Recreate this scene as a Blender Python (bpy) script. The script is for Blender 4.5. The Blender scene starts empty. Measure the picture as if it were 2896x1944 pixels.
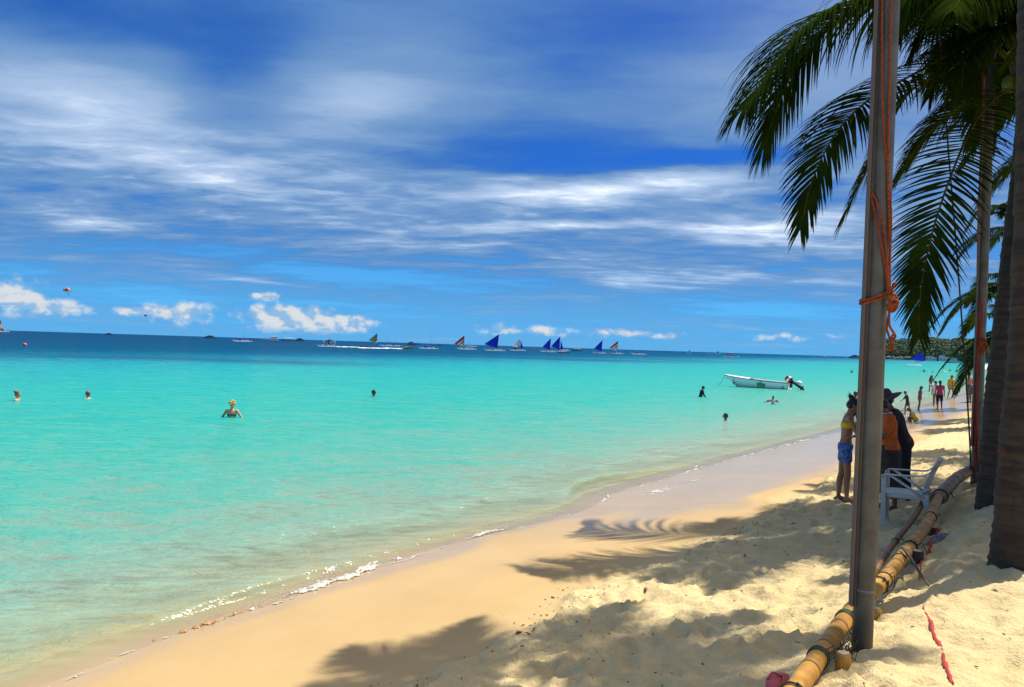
import bpy, math, random
import numpy as np
from mathutils import Vector, Matrix

# ------------------------------------------------------------------ camera, sky, sun, exposure
SC = bpy.context.scene
COL = SC.collection
FPX, CAMZ = 2209.0, 2.65                      # focal length in photo pixels, eye height above the sea
cam_data = bpy.data.cameras.new('camera')
cam = bpy.data.objects.new('camera', cam_data)
COL.objects.link(cam)
cam_data.sensor_width = 36.0
cam_data.lens = 36.0 * FPX / 2896.0
cam_data.clip_start = 0.05
cam_data.clip_end = 80000.0
RM = Matrix.Rotation(math.radians(90.187), 3, 'X') @ Matrix.Rotation(math.radians(1.77), 3, 'Z')
cam.matrix_world = Matrix.Translation((0, 0, CAMZ)) @ RM.to_4x4()
SC.camera = cam

SUN_DIR = Vector((0.41, 0.20, 0.89)).normalized()     # towards the sun
sun_el = math.asin(SUN_DIR.z)
sun_az = math.atan2(SUN_DIR.x, SUN_DIR.y)
SC.view_settings.view_transform = 'Standard'
SC.view_settings.look = 'None'
SC.view_settings.gamma = 1.0
SC.view_settings.use_curve_mapping = False
SC.view_settings.exposure = 0.42

sl = bpy.data.lights.new('sun', 'SUN')
sl.energy = 5.0
sl.angle = math.radians(0.6)
sl.color = (1.0, 0.94, 0.82)
so = bpy.data.objects.new('sun', sl)
COL.objects.link(so)
so.rotation_euler = SUN_DIR.to_track_quat('Z', 'Y').to_euler()


class NT:
    """small node tree helper"""
    def __init__(self, tree):
        self.t = tree; self.n = tree.nodes; self.l = tree.links

    def node(self, typ, **kw):
        nd = self.n.new(typ)
        for k, v in kw.items():
            setattr(nd, k, v)
        return nd

    def put(self, sock, v):
        if hasattr(v, 'is_linked') or isinstance(v, bpy.types.NodeSocket):
            self.l.new(v, sock)
        else:
            sock.default_value = v

    def math(self, op, a, b=0.0, c=None, clamp=False):
        nd = self.node('ShaderNodeMath', operation=op, use_clamp=clamp)
        self.put(nd.inputs[0], a); self.put(nd.inputs[1], b)
        if c is not None:
            self.put(nd.inputs[2], c)
        return nd.outputs[0]

    def vmath(self, op, a, b=None, scale=None):
        nd = self.node('ShaderNodeVectorMath', operation=op)
        self.put(nd.inputs[0], a)
        if b is not None: self.put(nd.inputs[1], b)
        if scale is not None: self.put(nd.inputs['Scale'], scale)
        return nd.outputs[0]

    def comb(self, x, y, z):
        nd = self.node('ShaderNodeCombineXYZ')
        for i, v in enumerate((x, y, z)): self.put(nd.inputs[i], v)
        return nd.outputs[0]

    def noise(self, vec, scale, detail=4, rough=0.55, dist=0.0, color=False):
        nd = self.node('ShaderNodeTexNoise')
        if vec is not None: self.put(nd.inputs['Vector'], vec)
        self.put(nd.inputs['Scale'], scale)
        nd.inputs['Detail'].default_value = detail
        nd.inputs['Roughness'].default_value = rough
        nd.inputs['Distortion'].default_value = dist
        return nd.outputs['Color' if color else 0]

    def ramp(self, fac, stops, interp='LINEAR'):
        nd = self.node('ShaderNodeValToRGB')
        r = nd.color_ramp; r.interpolation = interp
        while len(r.elements) < len(stops): r.elements.new(0.5)
        for e, (p, c) in zip(r.elements, stops):
            e.position = p
            e.color = (c, c, c, 1) if isinstance(c, (int, float)) else (*c, 1)
        self.put(nd.inputs[0], fac)
        return nd.outputs[0]

    def mix(self, fac, a, b, blend='MIX'):
        nd = self.node('ShaderNodeMix', data_type='RGBA', blend_type=blend)
        self.put(nd.inputs[0], fac)
        for s, v in ((nd.inputs[6], a), (nd.inputs[7], b)):
            if isinstance(v, tuple) and len(v) == 3: v = (*v, 1)
            self.put(s, v)
        return nd.outputs[2]

    def maprange(self, v, a, b, c=0.0, d=1.0, smooth=True):
        nd = self.node('ShaderNodeMapRange', interpolation_type='SMOOTHSTEP' if smooth else 'LINEAR')
        for s, x in zip(nd.inputs[:5], (v, a, b, c, d)): self.put(s, x)
        return nd.outputs[0]

    def bump(self, h, strength, dist, normal=None):
        nd = self.node('ShaderNodeBump')
        nd.inputs['Strength'].default_value = strength
        nd.inputs['Distance'].default_value = dist
        self.put(nd.inputs['Height'], h)
        if normal is not None: self.put(nd.inputs['Normal'], normal)
        return nd.outputs[0]


def build_world():
    w = bpy.data.worlds.new('World')
    SC.world = w
    w.use_nodes = True
    w.cycles.sampling_method = 'MANUAL'; w.cycles.sample_map_resolution = 512
    k = NT(w.node_tree)
    k.n.clear()
    out = k.node('ShaderNodeOutputWorld')
    bg = k.node('ShaderNodeBackground')
    STR = 0.10
    bg.inputs['Strength'].default_value = STR
    k.l.new(bg.outputs[0], out.inputs[0])
    sky = k.node('ShaderNodeTexSky')
    sky.sky_type = 'NISHITA'
    sky.sun_disc = False
    sky.sun_elevation = sun_el
    sky.sun_rotation = sun_az
    sky.air_density = 1.0; sky.dust_density = 0.0; sky.ozone_density = 4.0
    tc = k.node('ShaderNodeTexCoord')
    sep = k.node('ShaderNodeSeparateXYZ')
    k.l.new(tc.outputs['Generated'], sep.inputs[0])
    X, Y, Z = sep.outputs
    RAD = 57.29578
    az = k.math('MULTIPLY', k.math('ARCTAN2', X, Y), RAD)
    el = k.math('MULTIPLY', k.math('ARCSINE', Z), RAD)
    # flat cloud layer seen in perspective
    zz = k.math('ADD', k.math('MAXIMUM', Z, 0.0), 0.07)
    q = k.comb(k.math('DIVIDE', X, zz), k.math('DIVIDE', Y, zz), 0.0)
    # streaks run from the near left towards the far right
    mp = k.node('ShaderNodeMapping'); mp.inputs['Rotation'].default_value = (0, 0, math.radians(14))
    mp.inputs['Scale'].default_value = (0.72, 1.25, 1)
    k.l.new(q, mp.inputs[0])
    wisp = k.noise(mp.outputs[0], 1.25, 8, 0.58, 0.35)
    fine = k.noise(mp.outputs[0], 4.2, 7, 0.62, 0.4)
    soft = k.noise(k.vmath('ADD', q, (3.1, 7.7, 0)), 0.55, 3, 0.5, 0.3)
    # direction coordinates, gently warped so that no cloud is a clean ellipse
    wc = k.node('ShaderNodeSeparateXYZ')
    k.l.new(k.noise(mp.outputs[0], 0.9, 5, 0.55, 0.0, True), wc.inputs[0])
    azw = k.math('ADD', az, k.math('MULTIPLY', k.math('SUBTRACT', wc.outputs[0], 0.5), 9.0))
    elw = k.math('ADD', el, k.math('MULTIPLY', k.math('SUBTRACT', wc.outputs[1], 0.5),
                                  k.math('MULTIPLY_ADD', k.math('MAXIMUM', el, 0.0), 0.34, 0.6)))

    def total(lst, vec):
        acc = 0.0
        for a0, e0, sa, se, wgt, tilt in lst:
            m = k.node('ShaderNodeMapping', vector_type='TEXTURE')
            m.inputs['Location'].default_value = (a0, e0, 0)
            m.inputs['Rotation'].default_value = (0, 0, math.atan(tilt))
            m.inputs['Scale'].default_value = (sa, se, 1)
            k.l.new(vec, m.inputs['Vector'])
            d = k.node('ShaderNodeVectorMath', operation='DOT_PRODUCT')
            k.l.new(m.outputs[0], d.inputs[0]); k.l.new(m.outputs[0], d.inputs[1])
            acc = k.math('MULTIPLY_ADD', k.math('POWER', 0.36788, d.outputs['Value']), wgt, acc)
        return acc
    high = [(-11, 16.8, 7.5, 3.2, 0.36, 0.12), (-29, 14.5, 10, 3.0, 0.26, -0.16), (-17, 11.0, 15, 2.2, 0.24, -0.07),
            (6, 11.6, 15, 1.25, 0.50, 0.02), (2.0, 8.9, 9, 0.6, 0.34, 0.0), (18, 8.4, 9, 1.0, 0.34, 0.0),
            (-30, 7.6, 4, 0.8, 0.30, -0.14), (10, 5.3, 11, 0.7, 0.26, 0.0), (-18, 3.9, 4.5, 0.22, 0.34, -0.03),
            (15, 17.5, 9, 2.0, 0.06, 0.05), (-6, 6.8, 8, 1.1, 0.16, 0.0), (-4, 7.4, 3, 0.4, 0.18, 0.1), (18, 1.9, 9, 0.3, 0.16, 0.0),
            (12.5, 13.6, 8, 0.75, -0.55, 0.02), (7, 21.5, 10, 2.8, -0.22, 0.0), (-30, 21, 8, 2.6, -0.24, 0.0), (2, 14.6, 8, 1.5, -0.14, 0.0),
            (-19, 18.5, 4.5, 3.6, -0.20, -0.9), (-12, 4.5, 9, 0.55, -0.34, 0.0), (18, 3.1, 7, 0.7, -0.34, 0.0), (-22, 5.6, 8, 0.6, -0.14, 0.0), (-20, 2.4, 16, 1.2, -0.16, 0.0)]
    cov = total(high, k.comb(azw, elw, 0.0))
    lowfade = k.maprange(el, 1.0, 7.0)
    tex = k.math('ADD', k.math('MULTIPLY', k.math('SUBTRACT', wisp, 0.5), 1.0),
                 k.math('MULTIPLY', k.math('SUBTRACT', fine, 0.5), 0.75))
    tex = k.math('MULTIPLY', tex, k.math('MULTIPLY_ADD', k.maprange(el, 17.0, 9.0), 0.75, 0.25))
    base = k.math('MULTIPLY_ADD', k.math('SUBTRACT', soft, 0.5), 0.7, 0.435)
    cov = k.math('ADD', k.math('ADD', base, cov), k.math('MULTIPLY', tex, k.math('MULTIPLY_ADD', lowfade, 0.45, 0.55)))
    cov = k.math('MINIMUM', k.math('MAXIMUM', cov, 0.0), 1.0)
    # graded clear sky
    clear = k.mix(1.0, sky.outputs[0], (0.085, 0.32, 0.80), 'MULTIPLY')
    hz = k.maprange(el, 13.0, -0.5)
    clear = k.mix(k.math('MULTIPLY', hz, 0.84), clear, (0.95, 4.1, 7.6))
    s = 1.0 / STR
    cl_col = k.ramp(cov, [(0.0, (0.018, 0.10, 0.34)), (0.35, (0.058, 0.170, 0.405)), (0.60, (0.145, 0.265, 0.465)), (0.82, (0.36, 0.47, 0.64)), (1.0, (0.72, 0.80, 0.88))])
    # warm cloud glow added around the unseen sun to fill the shade
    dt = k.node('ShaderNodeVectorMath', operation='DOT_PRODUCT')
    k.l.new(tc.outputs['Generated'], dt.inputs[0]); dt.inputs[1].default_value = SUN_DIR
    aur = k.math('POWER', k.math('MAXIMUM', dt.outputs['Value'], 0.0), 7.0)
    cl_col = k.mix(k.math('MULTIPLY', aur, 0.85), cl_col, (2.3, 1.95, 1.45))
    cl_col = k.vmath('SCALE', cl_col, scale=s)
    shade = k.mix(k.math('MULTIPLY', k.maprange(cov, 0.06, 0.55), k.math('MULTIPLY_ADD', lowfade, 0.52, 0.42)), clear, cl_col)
    # heaped fair-weather clouds low over the sea
    cq = k.comb(k.math('MULTIPLY', az, 0.55), k.math('MULTIPLY', el, 0.80), 4.2)
    cn = k.noise(cq, 1.6, 6, 0.52, 0.2)
    cn2 = k.noise(k.vmath('ADD', cq, (0.16, 0.34, 0)), 1.6, 6, 0.52, 0.2)
    heaps = [(-32.5, 2.2, 1.7, 1.3, 0.95, 0.0), (-29.8, 1.5, 1.8, 0.6, 0.75, 0.0), (-26.0, 1.45, 1.5, 0.40, 0.66, 0.0), (-23.0, 1.55, 2.4, 0.95, 0.82, 0.0),
             (-17.2, 1.45, 2.0, 1.05, 0.90, 0.0), (-14.4, 1.4, 2.0, 0.95, 0.88, 0.0), (-11.4, 1.2, 1.9, 0.75, 0.85, 0.0),
             (-17.6, 2.95, 0.9, 0.26, 1.1, 0.0), (-1.0, 1.2, 2.6, 0.50, 0.66, 0.0), (2.8, 1.2, 1.3, 0.45, 0.6, 0.0), (6.5, 1.2, 2.4, 0.50, 0.64, 0.0), (11.0, 1.1, 2.0, 0.40, 0.60, 0.0),
             (20, 1.2, 4, 0.40, 0.56, 0.0), (44, 2.2, 6, 1.2, 0.9, 0.0), (-52, 2.4, 7, 1.2, 0.9, 0.0)]
    hd = total(heaps, k.comb(az, el, 0.0))
    dens = k.math('ADD', hd, k.math('MULTIPLY', k.math('SUBTRACT', cn, 0.5), 1.15))
    foot = k.maprange(el, 0.15, 1.0)
    alpha = k.math('MULTIPLY', k.maprange(dens, 0.30, 0.80), foot)
    lit = k.maprange(k.math('ADD', k.math('SUBTRACT', cn, cn2), k.math('MULTIPLY', k.math('SUBTRACT', dens, 0.6), 0.16)), -0.13, 0.13)
    ccol = k.mix(lit, (0.25, 0.39, 0.57), (0.64, 0.62, 0.58))
    ccol = k.vmath('SCALE', ccol, scale=s)
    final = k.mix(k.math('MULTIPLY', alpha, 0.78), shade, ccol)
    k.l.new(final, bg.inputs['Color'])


build_world()

# ------------------------------------------------------------------ helpers
rnd = random.Random(7)


def ray(px, py):
    return RM @ Vector(((px - 1448) / FPX, -(py - 972) / FPX, -1.0))


def P(px, py, Y):                              # the point seen at a photo pixel, Y metres ahead
    d = ray(px, py); return Vector((0, 0, CAMZ)) + d * (Y / d.y)


def G(px, py, z):                              # the point seen at a photo pixel, at height z
    d = ray(px, py); return Vector((0, 0, CAMZ)) + d * ((z - CAMZ) / d.z)


def tag(o, label=None, cat=None, group=None, kind=None):
    if label: o['label'] = label
    if cat: o['category'] = cat
    if group: o['group'] = group
    if kind: o['kind'] = kind
    return o


def empty(name, loc=(0, 0, 0), rz=0.0):
    o = bpy.data.objects.new(name, None)
    COL.objects.link(o)
    o.location = loc; o.rotation_euler = (0, 0, rz)
    o.empty_display_size = 0.1
    return o


class MB:
    """collects shapes; build() links them as one mesh object"""
    def __init__(self):
        self.v = []; self.f = []

    def add(self, vs, fs):
        b = len(self.v)
        self.v.extend([tuple(p) for p in vs])
        self.f.extend([tuple(i + b for i in f) for f in fs])
        return self

    def box(self, c, size, rot=None, bev=0.0):
        hx, hy, hz = [d / 2 for d in size]
        c = Vector(c)
        if bev > 0:
            vs, fs = [], []
            b = bev
            ring = [(hx - b, -hy), (hx, -hy + b), (hx, hy - b), (hx - b, hy), (-hx + b, hy), (-hx, hy - b), (-hx, -hy + b), (-hx + b, -hy)]
            zs = [(-hz, 1 - b / max(hx, hy)), (-hz + b, 1), (hz - b, 1), (hz, 1 - b / max(hx, hy))]
            for z, s_ in zs:
                vs += [Vector((x * s_, y * s_, z)) for x, y in ring]
            for j in range(3):
                for i in range(8):
                    i2 = (i + 1) % 8
                    fs.append((j * 8 + i, j * 8 + i2, j * 8 + 8 + i2, j * 8 + 8 + i))
            fs.append(tuple(range(7, -1, -1))); fs.append(tuple(range(24, 32)))
        else:
            vs = [Vector((sx * hx, sy * hy, sz * hz)) for sz in (-1, 1) for sx, sy in ((-1, -1), (1, -1), (1, 1), (-1, 1))]
            fs = [(3, 2, 1, 0), (4, 5, 6, 7), (0, 1, 5, 4), (1, 2, 6, 5), (2, 3, 7, 6), (3, 0, 4, 7)]
        if rot is not None: vs = [rot @ p for p in vs]
        return self.add([p + c for p in vs], fs)

    def tube(self, pts, radii, n=8, caps=True, up=None):
        pts = [Vector(p) for p in pts]
        m = len(pts)
        if isinstance(radii, (int, float)): radii = [radii] * m
        vs, fs = [], []
        t0 = (pts[1] - pts[0]).normalized()
        ref = Vector(up) if up else (Vector((0, 0, 1)) if abs(t0.z) < 0.9 else Vector((1, 0, 0)))
        a = t0.cross(ref).normalized()
        for i, p in enumerate(pts):
            t = (pts[min(i + 1, m - 1)] - pts[max(i - 1, 0)]).normalized()
            a = (a - t * a.dot(t)).normalized()
            b = t.cross(a)
            for j in range(n):
                ang = 2 * math.pi * j / n
                vs.append(p + (a * math.cos(ang) + b * math.sin(ang)) * radii[i])
        for i in range(m - 1):
            for j in range(n):
                j2 = (j + 1) % n
                fs.append((i * n + j, i * n + j2, (i + 1) * n + j2, (i + 1) * n + j))
        if caps:
            fs.append(tuple(range(n - 1, -1, -1))); fs.append(tuple(range((m - 1) * n, m * n)))
        return self.add(vs, fs)

    def capsule(self, a, b, ra, rb, n=12):
        a, b = Vector(a), Vector(b)
        d = (b - a)
        L = d.length
        d = d / L if L > 1e-6 else Vector((0, 0, 1))
        pts, rr = [], []
        for k_ in (0.02, 0.3, 0.6, 0.85):
            ang = k_ * math.pi / 2
            pts.append(a - d * ra * math.cos(ang)); rr.append(ra * math.sin(ang))
        pts.append(a); rr.append(ra)
        pts.append((a + b) / 2); rr.append((ra + rb) / 2)
        pts.append(b); rr.append(rb)
        for k_ in (0.85, 0.6, 0.3, 0.02):
            ang = k_ * math.pi / 2
            pts.append(b + d * rb * math.cos(ang)); rr.append(rb * math.sin(ang))
        return self.tube(pts, rr, n)

    def ellipsoid(self, c, r, rot=None, nu=14, nv=9):
        c = Vector(c)
        vs, fs = [], []
        for j in range(nv + 1):
            th = math.pi * (j + 0.02) / (nv + 0.04)
            for i in range(nu):
                ph = 2 * math.pi * i / nu
                p = Vector((r[0] * math.sin(th) * math.cos(ph), r[1] * math.sin(th) * math.sin(ph), r[2] * math.cos(th)))
                vs.append(c + (rot @ p if rot is not None else p))
        for j in range(nv):
            for i in range(nu):
                i2 = (i + 1) % nu
                fs.append((j * nu + i, (j + 1) * nu + i, (j + 1) * nu + i2, j * nu + i2))
        fs.append(tuple(range(nu))); fs.append(tuple(range((nv + 1) * nu - 1, nv * nu - 1, -1)))
        return self.add(vs, fs)

    def loft(self, rings, n=18, caps=True):
        """rings: (centre, axis_a * half a, axis_b * half b)"""
        vs, fs = [], []
        for c, a, b in rings:
            for j in range(n):
                ang = 2 * math.pi * j / n
                vs.append(Vector(c) + Vector(a) * math.cos(ang) + Vector(b) * math.sin(ang))
        m = len(rings)
        for i in range(m - 1):
            for j in range(n):
                j2 = (j + 1) % n
                fs.append((i * n + j, i * n + j2, (i + 1) * n + j2, (i + 1) * n + j))
        if caps:
            fs.append(tuple(range(n - 1, -1, -1))); fs.append(tuple(range((m - 1) * n, m * n)))
        return self.add(vs, fs)

    def prism(self, poly, thick, o, ax, ay):
        """flat outline poly in the plane (ax, ay) at o, given a thickness"""
        o, ax, ay = Vector(o), Vector(ax), Vector(ay)
        nz = ax.cross(ay).normalized() * thick / 2
        n = len(poly)
        vs = [o + ax * x + ay * y - nz for x, y in poly] + [o + ax * x + ay * y + nz for x, y in poly]
        fs = [tuple(range(n - 1, -1, -1)), tuple(range(n, 2 * n))] + [(i, (i + 1) % n, n + (i + 1) % n, n + i) for i in range(n)]
        return self.add(vs, fs)

    def mesh(self, name):
        me = bpy.data.meshes.new(name)
        me.from_pydata(self.v, [], self.f)
        me.update()
        return me

    def build(self, name, mat, parent=None, smooth=True):
        me = self.mesh(name)
        return link(name, me, mat, parent, smooth)


def link(name, me, mat, parent=None, smooth=True):
    if mat is not None and not len(me.materials): me.materials.append(mat)
    if smooth and len(me.polygons):
        me.polygons.foreach_set('use_smooth', [True] * len(me.polygons))
    o = bpy.data.objects.new(name, me)
    COL.objects.link(o)
    if parent is not None: o.parent = parent
    return o


def mesh_np(name, V, F):
    me = bpy.data.meshes.new(name)
    V = np.asarray(V, dtype=np.float32); F = np.asarray(F, dtype=np.int32)
    me.vertices.add(len(V)); me.vertices.foreach_set('co', V.ravel())
    k_ = F.shape[1]
    me.loops.add(F.size); me.loops.foreach_set('vertex_index', F.ravel())
    me.polygons.add(len(F))
    me.polygons.foreach_set('loop_start', np.arange(0, F.size, k_, dtype=np.int32))
    me.polygons.foreach_set('loop_total', np.full(len(F), k_, dtype=np.int32))
    me.update(calc_edges=True)
    me.validate()
    return me


def remeshed(mb, voxel, smooth=3):
    """one continuous skin over overlapping shapes"""
    me = mb.mesh('tmp')
    o = bpy.data.objects.new('tmp', me)
    COL.objects.link(o)
    r = o.modifiers.new('r', 'REMESH'); r.mode = 'VOXEL'; r.voxel_size = voxel; r.adaptivity = 0.0
    if smooth:
        s_ = o.modifiers.new('s', 'SMOOTH'); s_.factor = 0.5; s_.iterations = smooth
    dg = bpy.context.evaluated_depsgraph_get()
    out = bpy.data.meshes.new_from_object(o.evaluated_get(dg))
    bpy.data.objects.remove(o); bpy.data.meshes.remove(me)
    return out


def spline(pts, n):
    """Catmull-Rom through pts"""
    pts = [Vector(p) for p in pts]
    if len(pts) == 2: return [pts[0].lerp(pts[1], i / (n - 1)) for i in range(n)]
    P_ = [pts[0] * 2 - pts[1]] + pts + [pts[-1] * 2 - pts[-2]]
    seg = len(pts) - 1
    out = []
    for i in range(n):
        x = i / (n - 1) * seg
        j = min(int(x), seg - 1); t = x - j
        a, b, c, d = P_[j:j + 4]
        out.append(0.5 * ((2 * b) + (c - a) * t + (2 * a - 5 * b + 4 * c - d) * t * t + (3 * b - a - 3 * c + d) * t ** 3))
    return out


# ------------------------------------------------------------------ materials
MATS = {}


def mat(name, col, rough=0.6, metal=0.0, var=0.0, scale=8.0, col2=None, bump=0.0, bscale=40.0, translucent=0.0, spec=0.5, coat=0.0):
    if name in MATS: return MATS[name]
    m = bpy.data.materials.new(name)
    m.use_nodes = True
    k = NT(m.node_tree); k.n.clear()
    out = k.node('ShaderNodeOutputMaterial')
    b = k.node('ShaderNodeBsdfPrincipled')
    b.inputs['Roughness'].default_value = rough
    b.inputs['Metallic'].default_value = metal
    b.inputs['Specular IOR Level'].default_value = spec
    b.inputs['Coat Weight'].default_value = coat
    tc = k.node('ShaderNodeTexCoord')
    c2 = col2 or tuple(max(0.0, c * (1 - var)) for c in col)
    if var or col2:
        f = k.maprange(k.noise(tc.outputs['Object'], scale, 6, 0.6), 0.34, 0.66)
        c = k.mix(f, col, c2)
    else:
        c = (*col, 1)
    k.put(b.inputs['Base Color'], c)
    if bump:
        k.l.new(k.bump(k.noise(tc.outputs['Object'], bscale, 5, 0.6), 1.0, bump), b.inputs['Normal'])
    sh = b.outputs[0]
    if translucent:
        tr = k.node('ShaderNodeBsdfTranslucent')
        k.put(tr.inputs['Color'], c)
        mx = k.node('ShaderNodeMixShader'); mx.inputs[0].default_value = translucent
        k.l.new(sh, mx.inputs[1]); k.l.new(tr.outputs[0], mx.inputs[2]); sh = mx.outputs[0]
    k.l.new(sh, out.inputs[0])
    MATS[name] = m
    return m


def sand_material():
    m = bpy.data.materials.new('sand'); m.use_nodes = True
    k = NT(m.node_tree); k.n.clear()
    out = k.node('ShaderNodeOutputMaterial'); b = k.node('ShaderNodeBsdfPrincipled')
    g = k.node('ShaderNodeNewGeometry').outputs['Position']
    at = k.node('ShaderNodeAttribute'); at.attribute_name = 'wet'
    wet = at.outputs['Fac']
    gr = k.node('ShaderNodeAttribute'); gr.attribute_name = 'grass'
    n1 = k.noise(g, 0.9, 6, 0.6); n2 = k.noise(g, 260.0, 2, 0.6); n3 = k.noise(g, 14.0, 5, 0.65)
    dry = k.mix(k.maprange(n1, 0.3, 0.7), (0.665, 0.535, 0.290), (0.610, 0.475, 0.245))
    dry = k.mix(k.maprange(n3, 0.56, 0.78, 0, 0.55), dry, (0.52, 0.375, 0.17))
    dry = k.mix(k.maprange(n2, 0.35, 0.75, 0, 0.45), dry, (0.50, 0.36, 0.17))
    wc = k.mix(k.maprange(n1, 0.3, 0.7), (0.460, 0.318, 0.145), (0.422, 0.288, 0.130))
    wc = k.mix(k.maprange(n2, 0.4, 0.8, 0, 0.25), wc, (0.38, 0.26, 0.14))
    # dark weed beds on the deep floor
    c = k.mix(k.maprange(wet, 0.02, 0.5), dry, wc)
    c = k.mix(gr.outputs['Fac'], c, (0.03, 0.05, 0.03))
    k.l.new(c, b.inputs['Base Color'])
    k.put(b.inputs['Roughness'], k.maprange(wet, 0.40, 1.0, 0.92, 0.16))
    k.put(b.inputs['Specular IOR Level'], k.maprange(wet, 0.3, 1.0, 0.15, 0.5))
    drymask = k.maprange(wet, 0.0, 0.5, 1.0, 0.06)
    h = k.math('ADD', k.math('MULTIPLY', n3, 0.034), k.math('ADD', k.math('MULTIPLY', n2, 0.0030), k.math('MULTIPLY', k.noise(g, 55, 4, 0.65), 0.011)))
    pz = k.node('ShaderNodeSeparateXYZ'); k.l.new(g, pz.inputs[0])
    under = k.maprange(pz.outputs[2], -0.02, -0.15)
    rip = k.noise(k.vmath('MULTIPLY', g, (1.0, 1.0, 0.0)), 7.0, 4, 0.6, 1.2)
    hh = k.math('ADD', k.math('MULTIPLY', h, drymask), k.math('MULTIPLY', k.math('MULTIPLY', rip, 0.10), under))
    k.l.new(k.bump(hh, 0.9, 1.0), b.inputs['Normal'])
    k.l.new(b.outputs[0], out.inputs[0])
    return m


def sea_material():
    m = bpy.data.materials.new('sea_water'); m.use_nodes = True
    k = NT(m.node_tree); k.n.clear()
    out = k.node('ShaderNodeOutputMaterial')
    g = k.node('ShaderNodeNewGeometry').outputs['Position']
    at = k.node('ShaderNodeAttribute'); at.attribute_name = 'depth'
    dep = at.outputs['Fac']
    mp = k.node('ShaderNodeMapping'); mp.inputs['Rotation'].default_value = (0, 0, math.radians(-18)); mp.inputs['Scale'].default_value = (0.42, 1.0, 1.0)
    k.l.new(g, mp.inputs[0]); w = mp.outputs[0]
    big = k.noise(w, 0.09, 4, 0.6, 0.4)
    r1 = k.noise(w, 1.1, 5, 0.58, 0.5); r2 = k.noise(w, 5.5, 4, 0.6, 0.6); r3 = k.noise(w, 22.0, 3, 0.6, 0.5)
    # water column: depth, with the ripples' light and dark put into it by noise
    d2 = k.math('MULTIPLY', dep, k.math('ADD', k.math('MULTIPLY_ADD', big, 0.36, 0.22), k.math('ADD', k.math('MULTIPLY', k.maprange(r1, 0.3, 0.7), 0.55), k.math('MULTIPLY', k.maprange(r2, 0.33, 0.67), 0.65))))
    x = k.math('DIVIDE', k.math('LOGARITHM', k.math('MULTIPLY_ADD', k.math('MAXIMUM', d2, 0.0), 10.0, 1.0), 2.71828), 5.2)
    body = k.ramp(x, [(0.0, (0.40, 0.46, 0.34)), (0.21, (0.31, 0.47, 0.36)), (0.33, (0.105, 0.385, 0.300)), (0.445, (0.030, 0.345, 0.280)), (0.535, (0.008, 0.330, 0.300)),
                      (0.60, (0.005, 0.260, 0.310)), (0.68, (0.001, 0.140, 0.225)), (0.78, (0.001, 0.062, 0.145)), (1.0, (0.001, 0.036, 0.105))])
    # darker patches of the water further out
    wd = k.node('ShaderNodeAttribute'); wd.attribute_name = 'dark_patch'
    body = k.mix(k.math('MULTIPLY', wd.outputs['Fac'], 0.75), body, (0.003, 0.05, 0.11))
    dif = k.node('ShaderNodeBsdfDiffuse')
    k.l.new(body, dif.inputs['Color'])
    tr = k.node('ShaderNodeBsdfTransparent')
    tint = k.ramp(x, [(0.0, (1, 1, 1)), (0.10, (0.90, 0.99, 0.97)), (0.20, (0.76, 0.97, 0.96)), (0.32, (0.58, 0.95, 0.92)), (0.45, (0.4, 0.92, 0.85)), (1.0, (0.1, 0.6, 0.7))])
    k.l.new(tint, tr.inputs['Color'])
    see = k.math('POWER', 2.71828, k.math('MULTIPLY', k.math('MAXIMUM', d2, 0.0), -4.3))
    inside = k.node('ShaderNodeMixShader')
    k.l.new(see, inside.inputs[0]); k.l.new(dif.outputs[0], inside.inputs[1]); k.l.new(tr.outputs[0], inside.inputs[2])
    # ripples
    r0 = k.noise(w, 0.22, 4, 0.55, 0.4)
    shallow = k.maprange(dep, 0.0, 0.22, 0.18, 1.0)
    h = k.math('ADD', k.math('ADD', k.math('MULTIPLY', r1, 0.18), k.math('MULTIPLY', r2, 0.065)), k.math('MULTIPLY', r3, 0.016))
    h = k.math('ADD', h, k.math('MULTIPLY', r0, 0.40))
    nrm = k.bump(k.math('MULTIPLY', h, shallow), 1.0, 1.25)
    k.l.new(nrm, dif.inputs['Normal'])
    fr = k.node('ShaderNodeFresnel'); fr.inputs['IOR'].default_value = 1.33
    k.l.new(nrm, fr.inputs['Normal'])
    gl = k.node('ShaderNodeBsdfGlossy'); gl.inputs['Roughness'].default_value = 0.12
    k.l.new(nrm, gl.inputs['Normal'])
    top = k.node('ShaderNodeMixShader')
    k.put(top.inputs[0], k.math('MINIMUM', k.math('MULTIPLY', fr.outputs[0], 0.95), k.maprange(dep, 1.6, 6.0, 0.40, 0.09)))
    k.l.new(inside.outputs[0], top.inputs[1]); k.l.new(gl.outputs[0], top.inputs[2])
    k.l.new(top.outputs[0], out.inputs[0])
    return m


# ------------------------------------------------------------------ beach shape
OX, OY = 2.08, 4.64
DX, DY = 0.5902, 0.8073                         # along the shore
NX, NY = -DY, DX                                # out to sea
_rg = np.random.RandomState(3)
_perm = _rg.permutation(4096)
_val = _rg.rand(4096) * 2 - 1


def vnoise(x, y, seed=0):
    ix = np.floor(x).astype(np.int64); iy = np.floor(y).astype(np.int64)
    fx = x - ix; fy = y - iy
    u = fx * fx * fx * (fx * (fx * 6 - 15) + 10); v = fy * fy * fy * (fy * (fy * 6 - 15) + 10)

    def hsh(a, b): return _val[_perm[(_perm[(a + seed * 131) & 4095] + b) & 4095]]
    return (hsh(ix, iy) * (1 - u) + hsh(ix + 1, iy) * u) * (1 - v) + (hsh(ix, iy + 1) * (1 - u) + hsh(ix + 1, iy + 1) * u) * v


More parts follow.
